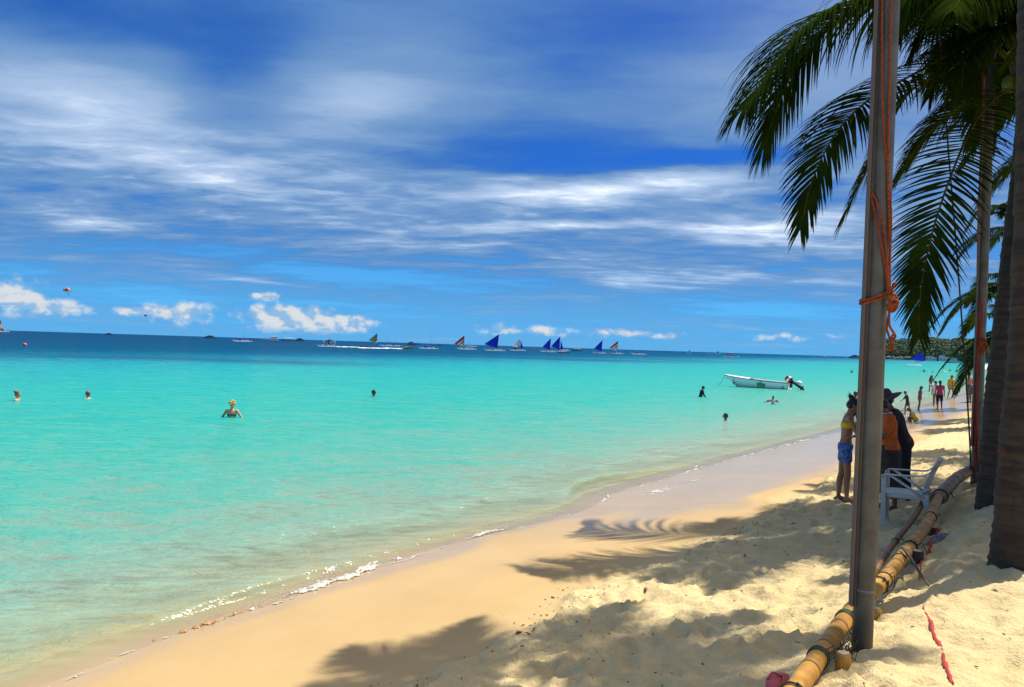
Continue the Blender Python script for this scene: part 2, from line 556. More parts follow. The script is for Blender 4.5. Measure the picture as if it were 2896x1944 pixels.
def fbm(x, y, o=4, seed=0, gain=0.5):
    a, s_, tot = 1.0, 0.0, 0.0
    for i in range(o):
        s_ = s_ + a * vnoise(x * 2 ** i + 17.3 * i, y * 2 ** i - 9.1 * i, seed + i); tot += a; a *= gain
    return s_ / tot


def sstep(x, a, b):
    t = np.clip((x - a) / (b - a), 0, 1); return t * t * (3 - 2 * t)


SHORE_T = [-60, -10, -2.3, -1.0, 0.6, 2.7, 4.2, 5.45, 6.6, 7.6, 10.6, 15, 23, 40, 70, 200]
SHORE_S = [5.2, 5.05, 5.18, 5.37, 5.52, 5.65, 5.55, 5.42, 5.5, 5.78, 5.9, 5.94, 5.76, 5.9, 6.1, 6.0]
PROF_S = [-400, -30, -8, -3, -0.7, -0.25, 0.1, 0.35, 0.7, 1.2, 1.9, 2.4, 5.5, 8, 12, 22, 40, 58, 70, 82, 100, 140, 300, 4000]
PROF_Z = [3.0, 1.7, 1.2, 1.1, 1.06, 1.0, 0.84, 0.72, 0.62, 0.53, 0.43, 0.36, 0.0, -0.24, -0.50, -0.98, -1.45, -1.85, -2.3, -3.1, -4.6, -7.5, -14, -40]


def base_z(s, t):
    s = np.asarray(s, float); t = np.asarray(t, float)
    w = np.interp(t, SHORE_T, SHORE_S) - 5.5
    w = w + 0.05 * vnoise(t * 0.9, t * 0 + 2.2, 5)
    s1 = s - w * sstep(s, 2.0, 5.0) * (1 - sstep(s, 8, 16))
    stretch = 1 + 0.0024 * np.maximum(0, t - 50)            # the drop-off swings away from the far beach
    s1 = np.where(s1 > 40, 40 + (s1 - 40) / stretch, s1)
    return np.interp(s1, PROF_S, PROF_Z)


def dryness(s, t):
    edge = 2.45 + 0.45 * fbm(t * 0.55, t * 0 + 1.7, 3, 40) + 0.16 * fbm(t * 2.6, s * 2.6, 3, 44) + 0.25 * sstep(t, 4, 9)
    return 1 - sstep(s, edge - 0.10, edge + 0.10)


def ground(s, t):
    z = base_z(s, t)
    d = dryness(s, t)
    near = 1 - sstep(np.abs(t), 60, 120)
    z = z + d * near * (0.034 + 0.050 * fbm(t * 1.1, s * 1.3, 3, 11) * (1 - 0.5 * sstep(-s, 0.2, 0.8)) + 0.030 * fbm(t * 3.0 + 5, s * 3.4, 3, 12) + 0.042 * fbm(t * 7, s * 7, 3, 14, 0.62))
    ledge = 1 - sstep(s, -0.35, 0.0)
    z = z + ledge * near * (0.022 * fbm(t * 1.3 + s * 0.9, s * 2.0 - t * 0.7, 2, 21))
    for tx, ty in ((3.80, 5.78), (5.20, 8.36), (2.09, 4.55)):
        s0, t0 = xy2st(tx, ty)
        z = z + (0.05 if tx > 3 else 0.0) * np.exp(-((s - s0) ** 2 + (t - t0) ** 2) / 0.10)
    z = z + (1 - d) * near * (0.006 * fbm(t * 0.7, s * 0.7, 3, 15))
    return z


def xy2st(x, y):
    return (x - OX) * NX + (y - OY) * NY, (x - OX) * DX + (y - OY) * DY


GRID = None


def gz(x, y):
    s, t = xy2st(x, y)
    if GRID is not None:
        t0, s0, st, Zg = GRID
        a, b = (t - t0) / st, (s - s0) / st
        i, j = int(a), int(b)
        if 0 <= a and 0 <= b and i < Zg.shape[0] - 1 and j < Zg.shape[1] - 1:
            a -= i; b -= j
            return float((Zg[i, j] * (1 - b) + Zg[i, j + 1] * b) * (1 - a) + (Zg[i + 1, j] * (1 - b) + Zg[i + 1, j + 1] * b) * a)
    return float(ground(np.array([s]), np.array([t]))[0])


def W(s, t, dz=0.0):
    x = OX + s * NX + t * DX; y = OY + s * NY + t * DY
    return Vector((x, y, gz(x, y) + dz))


def grow(start, end, step, g):
    out = [start]; st = step
    sg = 1 if end > start else -1
    while (end - out[-1]) * sg > st:
        out.append(out[-1] + sg * st); st *= g
    out.append(end)
    return out


def build_ground():
    ST = 0.036
    tf = np.arange(-6.5, 16.0, ST); sf = np.arange(-5.0, 7.2, ST)
    tt = np.array(grow(tf[0], -400, ST, 1.35)[:0:-1] + list(tf) + grow(tf[-1], 5000, ST, 1.07)[1:])
    ss = np.array(grow(sf[0], -400, ST, 1.35)[:0:-1] + list(sf) + grow(sf[-1], 5000, ST, 1.08)[1:])
    T, S = np.meshgrid(tt, ss, indexing='ij')
    Z = ground(S, T)
    # footprints
    r = np.random.RandomState(5)
    for i in range(3200):
        t0 = r.uniform(-6, 15.5); s0 = r.uniform(-4.5, 2.6)
        if s0 > 2.9 and r.rand() > 0.12: continue
        a = r.uniform(-0.7, 0.7) + (math.pi if r.rand() < 0.5 else 0)
        L = r.uniform(0.07, 0.16); B = L * r.uniform(0.42, 0.7); dep = r.uniform(0.008, 0.034)
        if s0 < -0.4:
            dep *= 0.6
            if r.rand() < 0.35: continue
        if s0 > 2.5: dep *= 0.4
        i0, i1 = np.searchsorted(tt, (t0 - 0.5, t0 + 0.5)); j0, j1 = np.searchsorted(ss, (s0 - 0.5, s0 + 0.5))
        t_ = T[i0:i1, j0:j1] - t0; s_ = S[i0:i1, j0:j1] - s0
        u = t_ * math.cos(a) + s_ * math.sin(a); v = -t_ * math.sin(a) + s_ * math.cos(a)
        q = (u / L) ** 2 + (v / B) ** 2
        Z[i0:i1, j0:j1] += -dep * np.exp(-q ** 1.5) + dep * 0.75 * np.exp(-((np.sqrt(q) - 1.35) / 0.40) ** 2)
    global GRID
    i0 = int(np.searchsorted(tt, tf[0] - 1e-6)); j0 = int(np.searchsorted(ss, sf[0] - 1e-6))
    GRID = (tf[0], sf[0], ST, Z[i0:i0 + len(tf), j0:j0 + len(sf)].copy())
    D = dryness(S, T)
    sw = np.interp(T, SHORE_T, SHORE_S)
    wet = (1 - D) * (0.30 + 0.35 * sstep(S, 2.6, 4.4) + 0.5 * sstep(S - sw + 0.25 * vnoise(T * 0.8, T * 0, 9), -0.5, 0.05))
    wet = np.clip(wet + (1 - D) * 0.12 * fbm(T * 0.5, S * 1.2, 3, 50), 0, 1)
    swash = sstep(T + 0.8 * vnoise(T * 0.3, S * 0.8, 55), 3.0, 7.5) * sstep(S + 0.35 * vnoise(T * 0.6, T * 0, 56), 2.75, 3.3)
    wet = np.clip(wet + (1 - D) * 0.42 * swash, 0, 1)
    wet = np.where(S > sw + 0.6, 0.6, wet)
    X = OX + S * NX + T * DX; Y = OY + S * NY + T * DY
    V = np.stack([X, Y, Z], -1).reshape(-1, 3)
    n, m_ = T.shape
    idx = np.arange(n * m_).reshape(n, m_)
    F = np.stack([idx[:-1, :-1], idx[:-1, 1:], idx[1:, 1:], idx[1:, :-1]], -1).reshape(-1, 4)[:, ::-1]
    me = mesh_np('beach_sand', V, F[:, ::-1])
    for nm, arr in (('wet', wet),):
        a = me.attributes.new(nm, 'FLOAT', 'POINT'); a.data.foreach_set('value', arr.astype(np.float32).ravel())
    o = link('beach_sand', me, sand_material())
    tag(o, kind='structure')
    if o.data.polygons[0].normal.z < 0: o.data.flip_normals()


def wave_h(s, t):
    sw = np.interp(t, SHORE_T, SHORE_S)
    amp = 0.030 * (0.25 + 0.75 * sstep(vnoise(t * 0.42 + 3.0, t * 0, 31), -0.35, 0.5))
    amp = amp + 0.055 * np.exp(-((t - 9.0) / 1.9) ** 2) + 0.045 * np.exp(-((t - 0.2) / 1.5) ** 2)
    c = sw + 0.42 + 0.10 * vnoise(t * 0.7, t * 0 + 4, 32) + 0.55 * np.exp(-((t - 8.6) / 2.2) ** 2)
    u = (s - c)
    ridge = amp * np.where(u < 0, np.exp(-(u / 0.16) ** 2), np.exp(-(u / 0.55) ** 2))
    sw2 = 0.02 * np.exp(-((s - sw - 2.6 - 0.3 * vnoise(t * 0.5, t * 0, 35)) / 0.5) ** 2) * sstep(vnoise(t * 0.3, t * 0, 36), -0.2, 0.6)
    rip = sstep(s, 5.6, 8) * (0.014 * fbm(t * 0.55, s * 1.3, 4, 33) + 0.006 * fbm(t * 2.2, s * 4.0, 3, 34))
    return ridge + sw2 + rip


def build_sea():
    r1 = np.geomspace(3.2, 60, 480); r2 = np.geomspace(60, 60000, 190)[1:]
    rr = np.concatenate([r1, r2])
    az = np.radians(np.linspace(-82, 82, 620))
    A, R_ = np.meshgrid(az, rr, indexing='ij')
    X = np.sin(A) * R_; Y = np.cos(A) * R_
    S, T = xy2st(X, Y)
    fade = 1 - sstep(R_, 45, 90)
    Z = wave_h(S, T) * fade
    dep = np.clip(Z - base_z(S, T), 0.0, 60)
    # seaward dark patches
    wx = np.exp(-((Y - 92 - 0.12 * X + 5 * vnoise(X * 0.05, Y * 0.05, 61)) / 7) ** 2) * sstep(X, -62, -44) * (1 - sstep(X, -26, -8))
    wx = wx * 0.9 + 0.85 * sstep(fbm(X * 0.012, Y * 0.022, 4, 62), 0.12, 0.42) * sstep(S, 62, 90) * (1 - sstep(Y, 500, 1200))
    V = np.stack([X, Y, Z], -1).reshape(-1, 3)
    n, m_ = A.shape
    idx = np.arange(n * m_).reshape(n, m_)
    F = np.stack([idx[:-1, :-1], idx[1:, :-1], idx[1:, 1:], idx[:-1, 1:]], -1).reshape(-1, 4)
    keep = (S.ravel()[F].max(1) > 3.6)
    me = mesh_np('sea', V, F[keep])
    for nm, arr in (('depth', dep), ('dark_patch', np.clip(wx, 0, 1))):
        a = me.attributes.new(nm, 'FLOAT', 'POINT'); a.data.foreach_set('value', arr.astype(np.float32).ravel())
    o = link('sea', me, sea_material())
    if o.data.polygons[0].normal.z < 0: o.data.flip_normals()
    tag(o, kind='structure')


build_ground()
build_sea()

# ------------------------------------------------------------------ foam along the breaking edge
FOAM = mat('foam', (0.58, 0.58, 0.55), 0.5, col2=(0.42, 0.40, 0.34), scale=45, bump=0.01, bscale=70)
CHURN = mat('sandy_churn', (0.46, 0.27, 0.11), 0.4, var=0.5, scale=14, col2=(0.30, 0.16, 0.06))


def foam_band(name, spans, material, label, seed, n, size, lift=0.0, cat='foam'):
    """many small bubbles heaped along the front of the wave"""
    r = np.random.RandomState(seed)
    ico_v = []; ico_f = []
    ph = (1 + 5 ** 0.5) / 2
    iv = np.array([(-1, ph, 0), (1, ph, 0), (-1, -ph, 0), (1, -ph, 0), (0, -1, ph), (0, 1, ph), (0, -1, -ph), (0, 1, -ph), (ph, 0, -1), (ph, 0, 1), (-ph, 0, -1), (-ph, 0, 1)]) / 1.902
    fi = np.array([(0, 11, 5), (0, 5, 1), (0, 1, 7), (0, 7, 10), (0, 10, 11), (1, 5, 9), (5, 11, 4), (11, 10, 2), (10, 7, 6), (7, 1, 8), (3, 9, 4), (3, 4, 2), (3, 2, 6), (3, 6, 8), (3, 8, 9), (4, 9, 5), (2, 4, 11), (6, 2, 10), (8, 6, 7), (9, 8, 1)])
    VS, FS = [], []
    for i in range(n):
        t0, t1, off, wid, dens = spans[r.randint(len(spans))]
        t = r.uniform(t0, t1)
        if r.rand() > dens: continue
        q = (t - t0) / (t1 - t0)
        taper = min(1, 4 * q * (1 - q) + 0.15)
        clump = float(vnoise(np.array([t * 3.3]), np.array([off * 9.0]), 71)[0])
        if clump < -0.35 * taper and r.rand() < 0.8: continue
        s = float(np.interp(t, SHORE_T, SHORE_S)) + off + 0.12 * float(vnoise(np.array([t * 1.7]), np.array([1.0]), 72)[0]) + abs(r.normal(0, wid * taper))
        x = OX + s * NX + t * DX; y = OY + s * NY + t * DY
        z = max(float(wave_h(np.array([s]), np.array([t]))[0]), float(base_z(s, t))) + lift * r.rand()
        a = size * r.uniform(0.35, 1.0) * (0.5 + taper * 0.6)
        sc = np.array([a * r.uniform(0.8, 1.8), a * r.uniform(0.8, 1.6), a * r.uniform(0.5, 0.9)])
        ang = r.uniform(0, 6.28)
        p = iv * sc * (1 + r.uniform(-0.2, 0.2, (12, 1)))
        c, sn = math.cos(ang), math.sin(ang)
        p = np.stack([p[:, 0] * c - p[:, 1] * sn, p[:, 0] * sn + p[:, 1] * c, p[:, 2]], -1) + (x, y, z)
        FS.append(fi + 12 * len(VS)); VS.append(p)
    me = mesh_np(name, np.concatenate(VS), np.concatenate(FS))
    o = link(name, me, material)
    tag(o, label, cat, kind='stuff')
    return o




def foam_sheet(name, t0, t1, off, w0, w1, cover, thick, material, label, seed):
    """lacy sheet of foam lying on the front of the wave: w0 behind, w1 in front, holes where the noise is low"""
    ST = 0.011
    tt = np.arange(t0, t1, ST * 1.3); uu = np.arange(-w1, w0, ST)
    T, U = np.meshgrid(tt, uu, indexing='ij')
    sw = np.interp(T, SHORE_T, SHORE_S) + off + 0.10 * vnoise(T * 1.3, T * 0 + 3, seed) + 0.035 * vnoise(T * 5, T * 0 + 6, seed + 1)
    S = sw + U
    q = (T - t0) / (t1 - t0)
    taper = np.clip(5 * q * (1 - q), 0, 1)
    edge = np.where(U < 0, 1 + U / w1, 1 - U / w0)
    n1 = fbm(T * 7, S * 9, 3, seed + 2); n2 = fbm(T * 30, S * 34, 3, seed + 3)
    dens = edge * 0.9 + n1 * 0.75 + n2 * 0.45 + cover - 1.0 + 0.55 * (taper - 1) + 0.45 * vnoise(T * 1.1, T * 0, seed + 5)
    Z = np.maximum(wave_h(S, T), base_z(S, T)) + 0.004 + thick * np.clip(dens, 0, 1) * (0.55 + 0.9 * np.abs(n2) + 0.5 * fbm(T * 60, S * 60, 2, seed + 6))
    X = OX + S * NX + T * DX; Y = OY + S * NY + T * DY
    n, m_ = T.shape
    idx = np.arange(n * m_).reshape(n, m_)
    F = np.stack([idx[:-1, :-1], idx[1:, :-1], idx[1:, 1:], idx[:-1, 1:]], -1).reshape(-1, 4)
    keep = dens.ravel()[F].min(1) > 0.0
    F = F[keep]
    used = np.unique(F); mp_ = np.full(n * m_, -1); mp_[used] = np.arange(len(used))
    V = np.stack([X, Y, Z], -1).reshape(-1, 3)[used]
    o = link(name, mesh_np(name, V, mp_[F]), material)
    tag(o, label, 'foam', kind='stuff')


foam_sheet('wave_foam', -0.55, 2.0, 0.02, 0.20, 0.10, 0.34, 0.035, FOAM, 'white foam of the small wave breaking at lower left', 101)
foam_sheet('wave_foam', 3.2, 4.8, 0.02, 0.10, 0.06, 0.35, 0.02, FOAM, 'short streak of white foam at the middle of the waterline', 111)
foam_sheet('wave_foam', 6.3, 10.5, -0.75, 0.55, 0.25, 0.10, 0.012, FOAM, 'lacy spent foam sliding back over the shaded wet sand', 121)
foam_sheet('wave_foam', 8.0, 24.0, 0.05, 0.10, 0.06, 0.22, 0.015, FOAM, 'thin foam line along the far stretch of the waterline', 131)
foam_sheet('wave_foam', -6.0, 24.0, -0.02, 0.035, 0.03, 0.30, 0.006, FOAM, 'hair-thin bright edge where the water film ends on the sand', 141)
foam_sheet('sandy_wave_churn', -1.35, -0.30, 0.03, 0.14, 0.10, 0.50, 0.05, CHURN, 'brown sandy churn at the foot of the small breaking wave', 151)
foam_band('foam_bubbles', [(-0.7, 1.9, 0.04, 0.12, 0.8), (3.3, 4.5, 0.02, 0.05, 0.4)], FOAM, 'loose bubbles thrown up by the small breaking wave', 5, 900, 0.007, 0.05)

# ------------------------------------------------------------------ headland far down the beach
def build_headland():
    # ridge line traced by bearing; stands 1.3 km off at its seaward tip and 0.75 km off near the beach
    us = [2440, 2475, 2500, 2530, 2560, 2600, 2628, 2660, 2690, 2712, 2740, 2790, 2850, 2920, 3000, 3100, 3250]
    tops = [1012, 1003, 968, 962, 963, 959, 957, 961, 964, 958, 962, 960, 958, 956, 954, 950, 946]
    dist = [1420, 1400, 1370, 1330, 1290, 1240, 1200, 1150, 1110, 1080, 1040, 980, 920, 860, 800, 740, 680]
    fine = np.linspace(us[0], us[-1], 150)
    tp = np.interp(fine, us, tops); ds = np.interp(fine, us, dist)
    V = []
    NR = 14
    for i, (u, t, d) in enumerate(zip(fine, tp, ds)):
        top = P(u, t, d + 90)
        foot = P(u, 990, d); foot.z = 0
        for j in range(NR):
            f = j / (NR - 1)
            w = Vector((foot.x + (top.x - foot.x) * f, foot.y + (top.y - foot.y) * f, 0))
            prof = (min(1.0, f * 1.15)) ** 0.62
            nz = float(fbm(np.array([w.x * 0.012]), np.array([w.y * 0.02]), 3, 81)[0])
            z = max(-1.0, top.z * prof + nz * 3.0 * f - 1.0 * (f == 0))
            V.append((w.x, w.y, z))
        back = top + Vector((top.x, top.y, 0)).normalized() * 160
        V.append((back.x, back.y, -1))
    n, m_ = len(fine), NR + 1
    idx = np.arange(n * m_).reshape(n, m_)
    F = np.stack([idx[:-1, :-1], idx[1:, :-1], idx[1:, 1:], idx[:-1, 1:]], -1).reshape(-1, 4)
    hill = link('headland', mesh_np('headland', V, F), mat('hill_scrub', (0.030, 0.052, 0.022), 0.9, col2=(0.055, 0.060, 0.038), scale=0.05))
    tag(hill, kind='structure')
    # the wood that covers it
    V = np.array(V).reshape(n, m_, 3)
    r = np.random.RandomState(12)
    mb_v, mb_f = [], []
    ph = (1 + 5 ** 0.5) / 2
    iv = np.array([(-1, ph, 0), (1, ph, 0), (-1, -ph, 0), (1, -ph, 0), (0, -1, ph), (0, 1, ph), (0, -1, -ph), (0, 1, -ph), (ph, 0, -1), (ph, 0, 1), (-ph, 0, -1), (-ph, 0, 1)]) / 1.902
    fi = np.array([(0, 11, 5), (0, 5, 1), (0, 1, 7), (0, 7, 10), (0, 10, 11), (1, 5, 9), (5, 11, 4), (11, 10, 2), (10, 7, 6), (7, 1, 8), (3, 9, 4), (3, 4, 2), (3, 2, 6), (3, 6, 8), (3, 8, 9), (4, 9, 5), (2, 4, 11), (6, 2, 10), (8, 6, 7), (9, 8, 1)])
    for q in range(9000):
        i = r.randint(0, n - 1); j = r.randint(2, NR)
        a, b = r.rand(2)
        p = V[i, j - 1] * (1 - a) * (1 - b) + V[min(i + 1, n - 1), j - 1] * a * (1 - b) + V[i, j] * (1 - a) * b + V[min(i + 1, n - 1), j] * a * b
        if p[2] < 2.5: continue
        sz = r.uniform(0.9, 2.5) * (1.3 if r.rand() < 0.06 else 1)
        pts = iv * (sz * r.uniform(0.9, 1.3), sz * r.uniform(0.9, 1.3), sz * r.uniform(0.7, 1.0)) * (1 + r.uniform(-0.28, 0.28, (12, 1))) + p
        mb_f.append(fi + 12 * len(mb_v)); mb_v.append(pts)
    wood = link('hillside_wood', mesh_np('hillside_wood', np.concatenate(mb_v), np.concatenate(mb_f)),
                mat('far_foliage', (0.028, 0.060, 0.018), 0.9, col2=(0.055, 0.090, 0.028), scale=0.09), smooth=False)
    tag(wood, 'dark green wood covering the far headland', 'wood', kind='stuff')
    # pale rocks at the point
    rb = MB()
    for q in range(26):
        u = r.uniform(2460, 2570); d = np.interp(u, us, dist) - 6
        p = P(u, 1000, d); p.z = r.uniform(-0.5, 2.2)
        rb.ellipsoid(p, (r.uniform(3, 9), 4, r.uniform(1.5, 4.5)), Matrix.Rotation(r.uniform(0, 3), 3, 'Z'), 7, 5)
    tag(rb.build('shore_rocks', mat('rock', (0.15, 0.14, 0.12), 0.9, var=0.5, scale=0.4), smooth=False), 'grey rocks along the foot of the far headland', 'rocks', kind='stuff')
    # white houses on the far shore
    wall = mat('white_render', (0.75, 0.74, 0.70), 0.8, var=0.12, scale=0.4)
    roof = mat('house_roof', (0.62, 0.60, 0.57), 0.7, var=0.2, scale=0.5)
    glass = mat('dark_pane', (0.03, 0.04, 0.05), 0.2)
    houses = [(2630, 1018.5, 11, 5.5, 0, 'white beach house at the left end of the far shore houses'),
              (2643, 1019, 6, 3.4, 0, 'small low white house second from the left on the far shore'),
              (2664, 1019.5, 8, 6.5, 0, 'tall narrow white house in the middle of the far shore'),
              (2679, 1020.5, 15, 4.6, 0, 'long white house with a broad roof on the far shore'),
              (2700, 1020, 6, 3.2, 0, 'little white hut at the right end of the far shore houses'),
              (2506, 964.5, 13, 3.5, 1, 'white house on the hilltop beside the tall metal flagpole'),
              (2555, 964.5, 12, 3.0, 1, 'white house half hidden in trees on the ridge behind the palm leaf')]
    for u, v, wd, ht, up, lab in houses:
        d = float(np.interp(u, us, dist))
        p = P(u, v, d - 12) if not up else P(u, v, d + 70)
        if not up: p.z = 0.2
        rt = empty('beach_house', p, -math.atan2(p.x, p.y))
        MB().box((0, 0, ht / 2), (wd, 7, ht)).build('wall', wall, rt, False)
        MB().prism([(-wd / 2 - 0.8, 0), (wd / 2 + 0.8, 0), (wd / 2 - 1.5, 1.7), (-wd / 2 + 1.5, 1.7)], 8.4, (0, 0, ht), (1, 0, 0), (0, 0, 1)).build('roof', roof, rt, False)
        for q in range(max(2, int(wd / 3))):
            MB().box((-wd / 2 + (q + 0.5) * wd / max(2, int(wd / 3)), -3.52, ht * 0.5), (1.2, 0.1, ht * 0.4)).build('window', glass, rt, False)
        tag(rt, lab, 'house', 'houses on the far headland')


build_headland()

# ------------------------------------------------------------------ flagpoles, ropes, bamboo edging
ALU = mat('weathered_aluminium', (0.125, 0.13, 0.125), 0.5, 0.4, col2=(0.080, 0.080, 0.075), scale=5.0, bump=0.0006, bscale=60)
ALU_D = mat('dark_groove', (0.05, 0.05, 0.05), 0.7)
ROPE = mat('orange_rope', (0.32, 0.066, 0.010), 0.85, col2=(0.17, 0.034, 0.008), scale=60, bump=0.002, bscale=220)
ROPE_R = mat('red_rope', (0.42, 0.05, 0.02), 0.85, col2=(0.24, 0.03, 0.015), scale=30, bump=0.001, bscale=200)


def rope(mb, pts, r, n=None, twist=True):
    n = n or max(8, int(sum((Vector(b) - Vector(a)).length for a, b in zip(pts, pts[1:])) / 0.012))
    sp = spline(pts, n)
    if twist:                                     # three laid strands
        for s_ in range(3):
            out = []
            a = None
            for i, p in enumerate(sp):
                t = (sp[min(i + 1, n - 1)] - sp[max(i - 1, 0)]).normalized()
                if a is None:
                    a = t.cross(Vector((0.3, 1, 0.2))).normalized()
                a = (a - t * a.dot(t)).normalized(); b = t.cross(a)
                ang = i * 0.75 + s_ * 2.0944
                out.append(p + (a * math.cos(ang) + b * math.sin(ang)) * r * 0.48)
            mb.tube(out, r * 0.56, 5)
    else:
        mb.tube(sp, r, 6)
    return mb


def flagpole(base, R, H, label, rail_bottom, side, tilt):
    """round aluminium tube with a sail track on one side"""
    rt = empty('flagpole', base)
    rt.rotation_euler = (0, tilt, 0)
    b0 = Vector((0, 0, -0.4))
    MB().tube([(0, 0, -0.4), (0, 0, 0.5), (0, 0, H * 0.5), (0, 0, H)], [R, R, R * 0.97, R * 0.9], 40).build('pole_tube', ALU, rt)
    MB().tube([(0, 0, 0.36), (0, 0, 0.375)], R * 1.012, 40).build('joint_band', mat('joint_band', (0.22, 0.22, 0.2), 0.6, 0.4), rt)
    sx, sy = side
    sd = Vector((sx, sy, 0)).normalized(); lat = Vector((-sd.y, sd.x, 0))
    rot = Matrix((sd, lat, Vector((0, 0, 1)))).transposed()
    zc = (rail_bottom + H) / 2; hh = H - rail_bottom
    tr = MB().box(sd * (R + 0.009) + Vector((0, 0, zc)), (0.030, 0.022, hh), rot).build('sail_track', ALU, rt, False)
    MB().box(sd * (R + 0.026) + Vector((0, 0, zc + 0.005)), (0.006, 0.034, hh), rot).build('track_lip', mat('track_lip', (0.16, 0.11, 0.09), 0.6, 0.3), tr, False)
    for q in (-1, 1):
        MB().box(sd * (R + 0.012) + lat * q * 0.0125 + Vector((0, 0, zc)), (0.010, 0.004, hh - 0.02), rot).build('track_groove', ALU_D, tr, False)
    tag(rt, label, 'flagpole', 'metal flagpoles along the bamboo edging')
    return rt


pole1 = Vector((2.09, 4.55, 0)); pole1.z = gz(pole1.x, pole1.y) - 0.02
flagpole(pole1, 0.057, 8.5, 'nearest tall aluminium flagpole tied with orange rope', 0.27, (-1, -0.12), 0.0135)
pole2 = Vector((6.82, 11.40, 0)); pole2.z = gz(pole2.x, pole2.y) - 0.02
flagpole(pole2, 0.066, 9.5, 'second flagpole farther back beside the leaning palm trunks, with red rope', 0.55, (-1, -0.2), 0.008)


def pole_pts(px, py, base, R, out=0.012):
    """a point on the front skin of a pole under a photo pixel"""
    d = ray(px, py)
    o = Vector((0, 0, CAMZ))
    tilt = 0.0135 if base is pole1 else 0.008
    t = base.y
    for _ in range(3):
        bx = base.x + tilt * ((o + d * t).z - base.z)
        dd = Vector((d.x, d.y)); oc = Vector((o.x - bx, o.y - base.y))
        a = dd.dot(dd); b = 2 * oc.dot(dd); c = oc.dot(oc) - (R + out) ** 2
        disc = b * b - 4 * a * c
        t = -b / (2 * a) if disc < 0 else (-b - math.sqrt(disc)) / (2 * a)
    q = o + d * t
    r_ = Vector((q.x - bx, q.y - base.y))
    if r_.length > R + out + 0.001:                  # beside the pole: pull it onto the skin
        r_ = r_.normalized() * (R + out); q.x = bx + r_.x; q.y = base.y + r_.y
    return q


mb = MB()
R1 = 0.057
rope(mb, [pole_pts(2500, -420, pole1, R1), pole_pts(2495, 0, pole1, R1), pole_pts(2498, 330, pole1, R1), pole_pts(2520, 600, pole1, R1), pole_pts(2512, 800, pole1, R1), pole_pts(2513, 842, pole1, R1, 0.02)], 0.0070)
rope(mb, [pole_pts(2526, -420, pole1, R1), pole_pts(2519, 60, pole1, R1), pole_pts(2514, 300, pole1, R1), pole_pts(2512, 520, pole1, R1), pole_pts(2517, 700, pole1, R1), pole_pts(2516, 840, pole1, R1, 0.016)], 0.0070)
rope(mb, [pole_pts(2455, 380, pole1, R1, 0.02), pole_pts(2456, 470, pole1, R1, 0.02), pole_pts(2466, 560, pole1, R1), pole_pts(2486, 660, pole1, R1), pole_pts(2505, 760, pole1, R1), pole_pts(2511, 838, pole1, R1, 0.02)], 0.0070)
rope(mb, [pole_pts(2455, 380, pole1, R1, 0.02), pole_pts(2460, 520, pole1, R1, 0.016), pole_pts(2488, 590, pole1, R1), pole_pts(2505, 700, pole1, R1), pole_pts(2514, 835, pole1, R1, 0.024)], 0.0070)
hal = mb.build('halyard_rope', ROPE)
tag(hal, 'orange halyard rope running down the nearest flagpole', 'rope')
mb = MB()
for zo in (0.0, 0.017):                            # two turns round the pole
    ring = []
    for q in range(25):
        a = math.pi * 2 * q / 24
        ring.append(Vector((pole1.x + 0.078 * math.cos(a) - 0.012 * (math.cos(a) < -0.6), pole1.y + 0.072 * math.sin(a), 0)))
    zl = P(2441, 856, 4.5).z; zr = P(2510, 826, 4.5).z
    for p_ in ring:
        p_.x += 0.0135 * (zl - pole1.z)
        f = (p_.x - 0.0135 * (zl - pole1.z) - (pole1.x - 0.08)) / 0.16
        p_.z = zl + (zr - zl) * f + zo
    rope(mb, ring, 0.0085, 150)
kn = pole_pts(2514, 845, pole1, R1, 0.02)
kn2 = kn + Vector((0.012, -0.01, 0))
for q in range(4):                                 # the knot itself
    a0 = q * 1.1
    rope(mb, [kn2 + Vector((0.026 * math.cos(a0 + w), -0.01 + 0.016 * math.sin(a0 * 2 + w), 0.034 * math.sin(a0 + w) - 0.014 * q)) for w in (0, 1.2, 2.4, 3.6, 4.8, 6.0)], 0.009, 40)
mb.capsule(kn2 + Vector((0, 0, 0.02)), kn2 + Vector((0.004, 0, -0.035)), 0.016, 0.014)
mb.ellipsoid(P(2517, 866, 4.47), (0.021, 0.018, 0.017))
rope(mb, [kn2 + Vector((0, 0, 0.03)), P(2527, 804, 4.48), P(2534, 803, 4.47)], 0.008, 14)
rope(mb, [kn2, P(2528, 848, 4.48), P(2541, 855, 4.46)], 0.008, 14)
for q in range(6): mb.tube([P(2538, 854, 4.46), P(2543 + q % 3, 850 + q * 2.2, 4.46)], 0.0022, 4)
kk = mb.build('rope_knot', ROPE)
tag(kk, 'orange rope knotted round the nearest flagpole at its middle', 'rope')
mb = MB()
rope(mb, [P(2517, 866, 4.47), P(2514, 890, 4.47), P(2508, 925, 4.47), P(2512, 945, 4.47), P(2519, 963, 4.47)], 0.0075, 40)
rope(mb, [P(2517, 866, 4.46), P(2514, 900, 4.46), P(2516, 922, 4.46), P(2528, 942, 4.46), P(2532, 952, 4.46), P(2524, 965, 4.46)], 0.0075, 40)
rope(mb, [P(2527, 944, 4.45), P(2522, 955, 4.45), P(2521, 966, 4.45)], 0.007, 16)
mb.ellipsoid(P(2521, 968, 4.46), (0.012, 0.012, 0.013))
for q in range(22):
    a = rnd.uniform(-1, 1); mb.tube([P(2521, 968, 4.46), P(2521 + 7 * a, 978, 4.46 + rnd.uniform(-0.012, 0.012)), P(2519 + 9 * a, 990 + rnd.uniform(-4, 4), 4.46 + rnd.uniform(-0.012, 0.012))], [0.004, 0.005, 0.002], 4)
tag(mb.build('rope_tail', ROPE), 'frayed orange rope end hanging in a loop below the knot', 'rope')
mb = MB()
R2 = 0.066
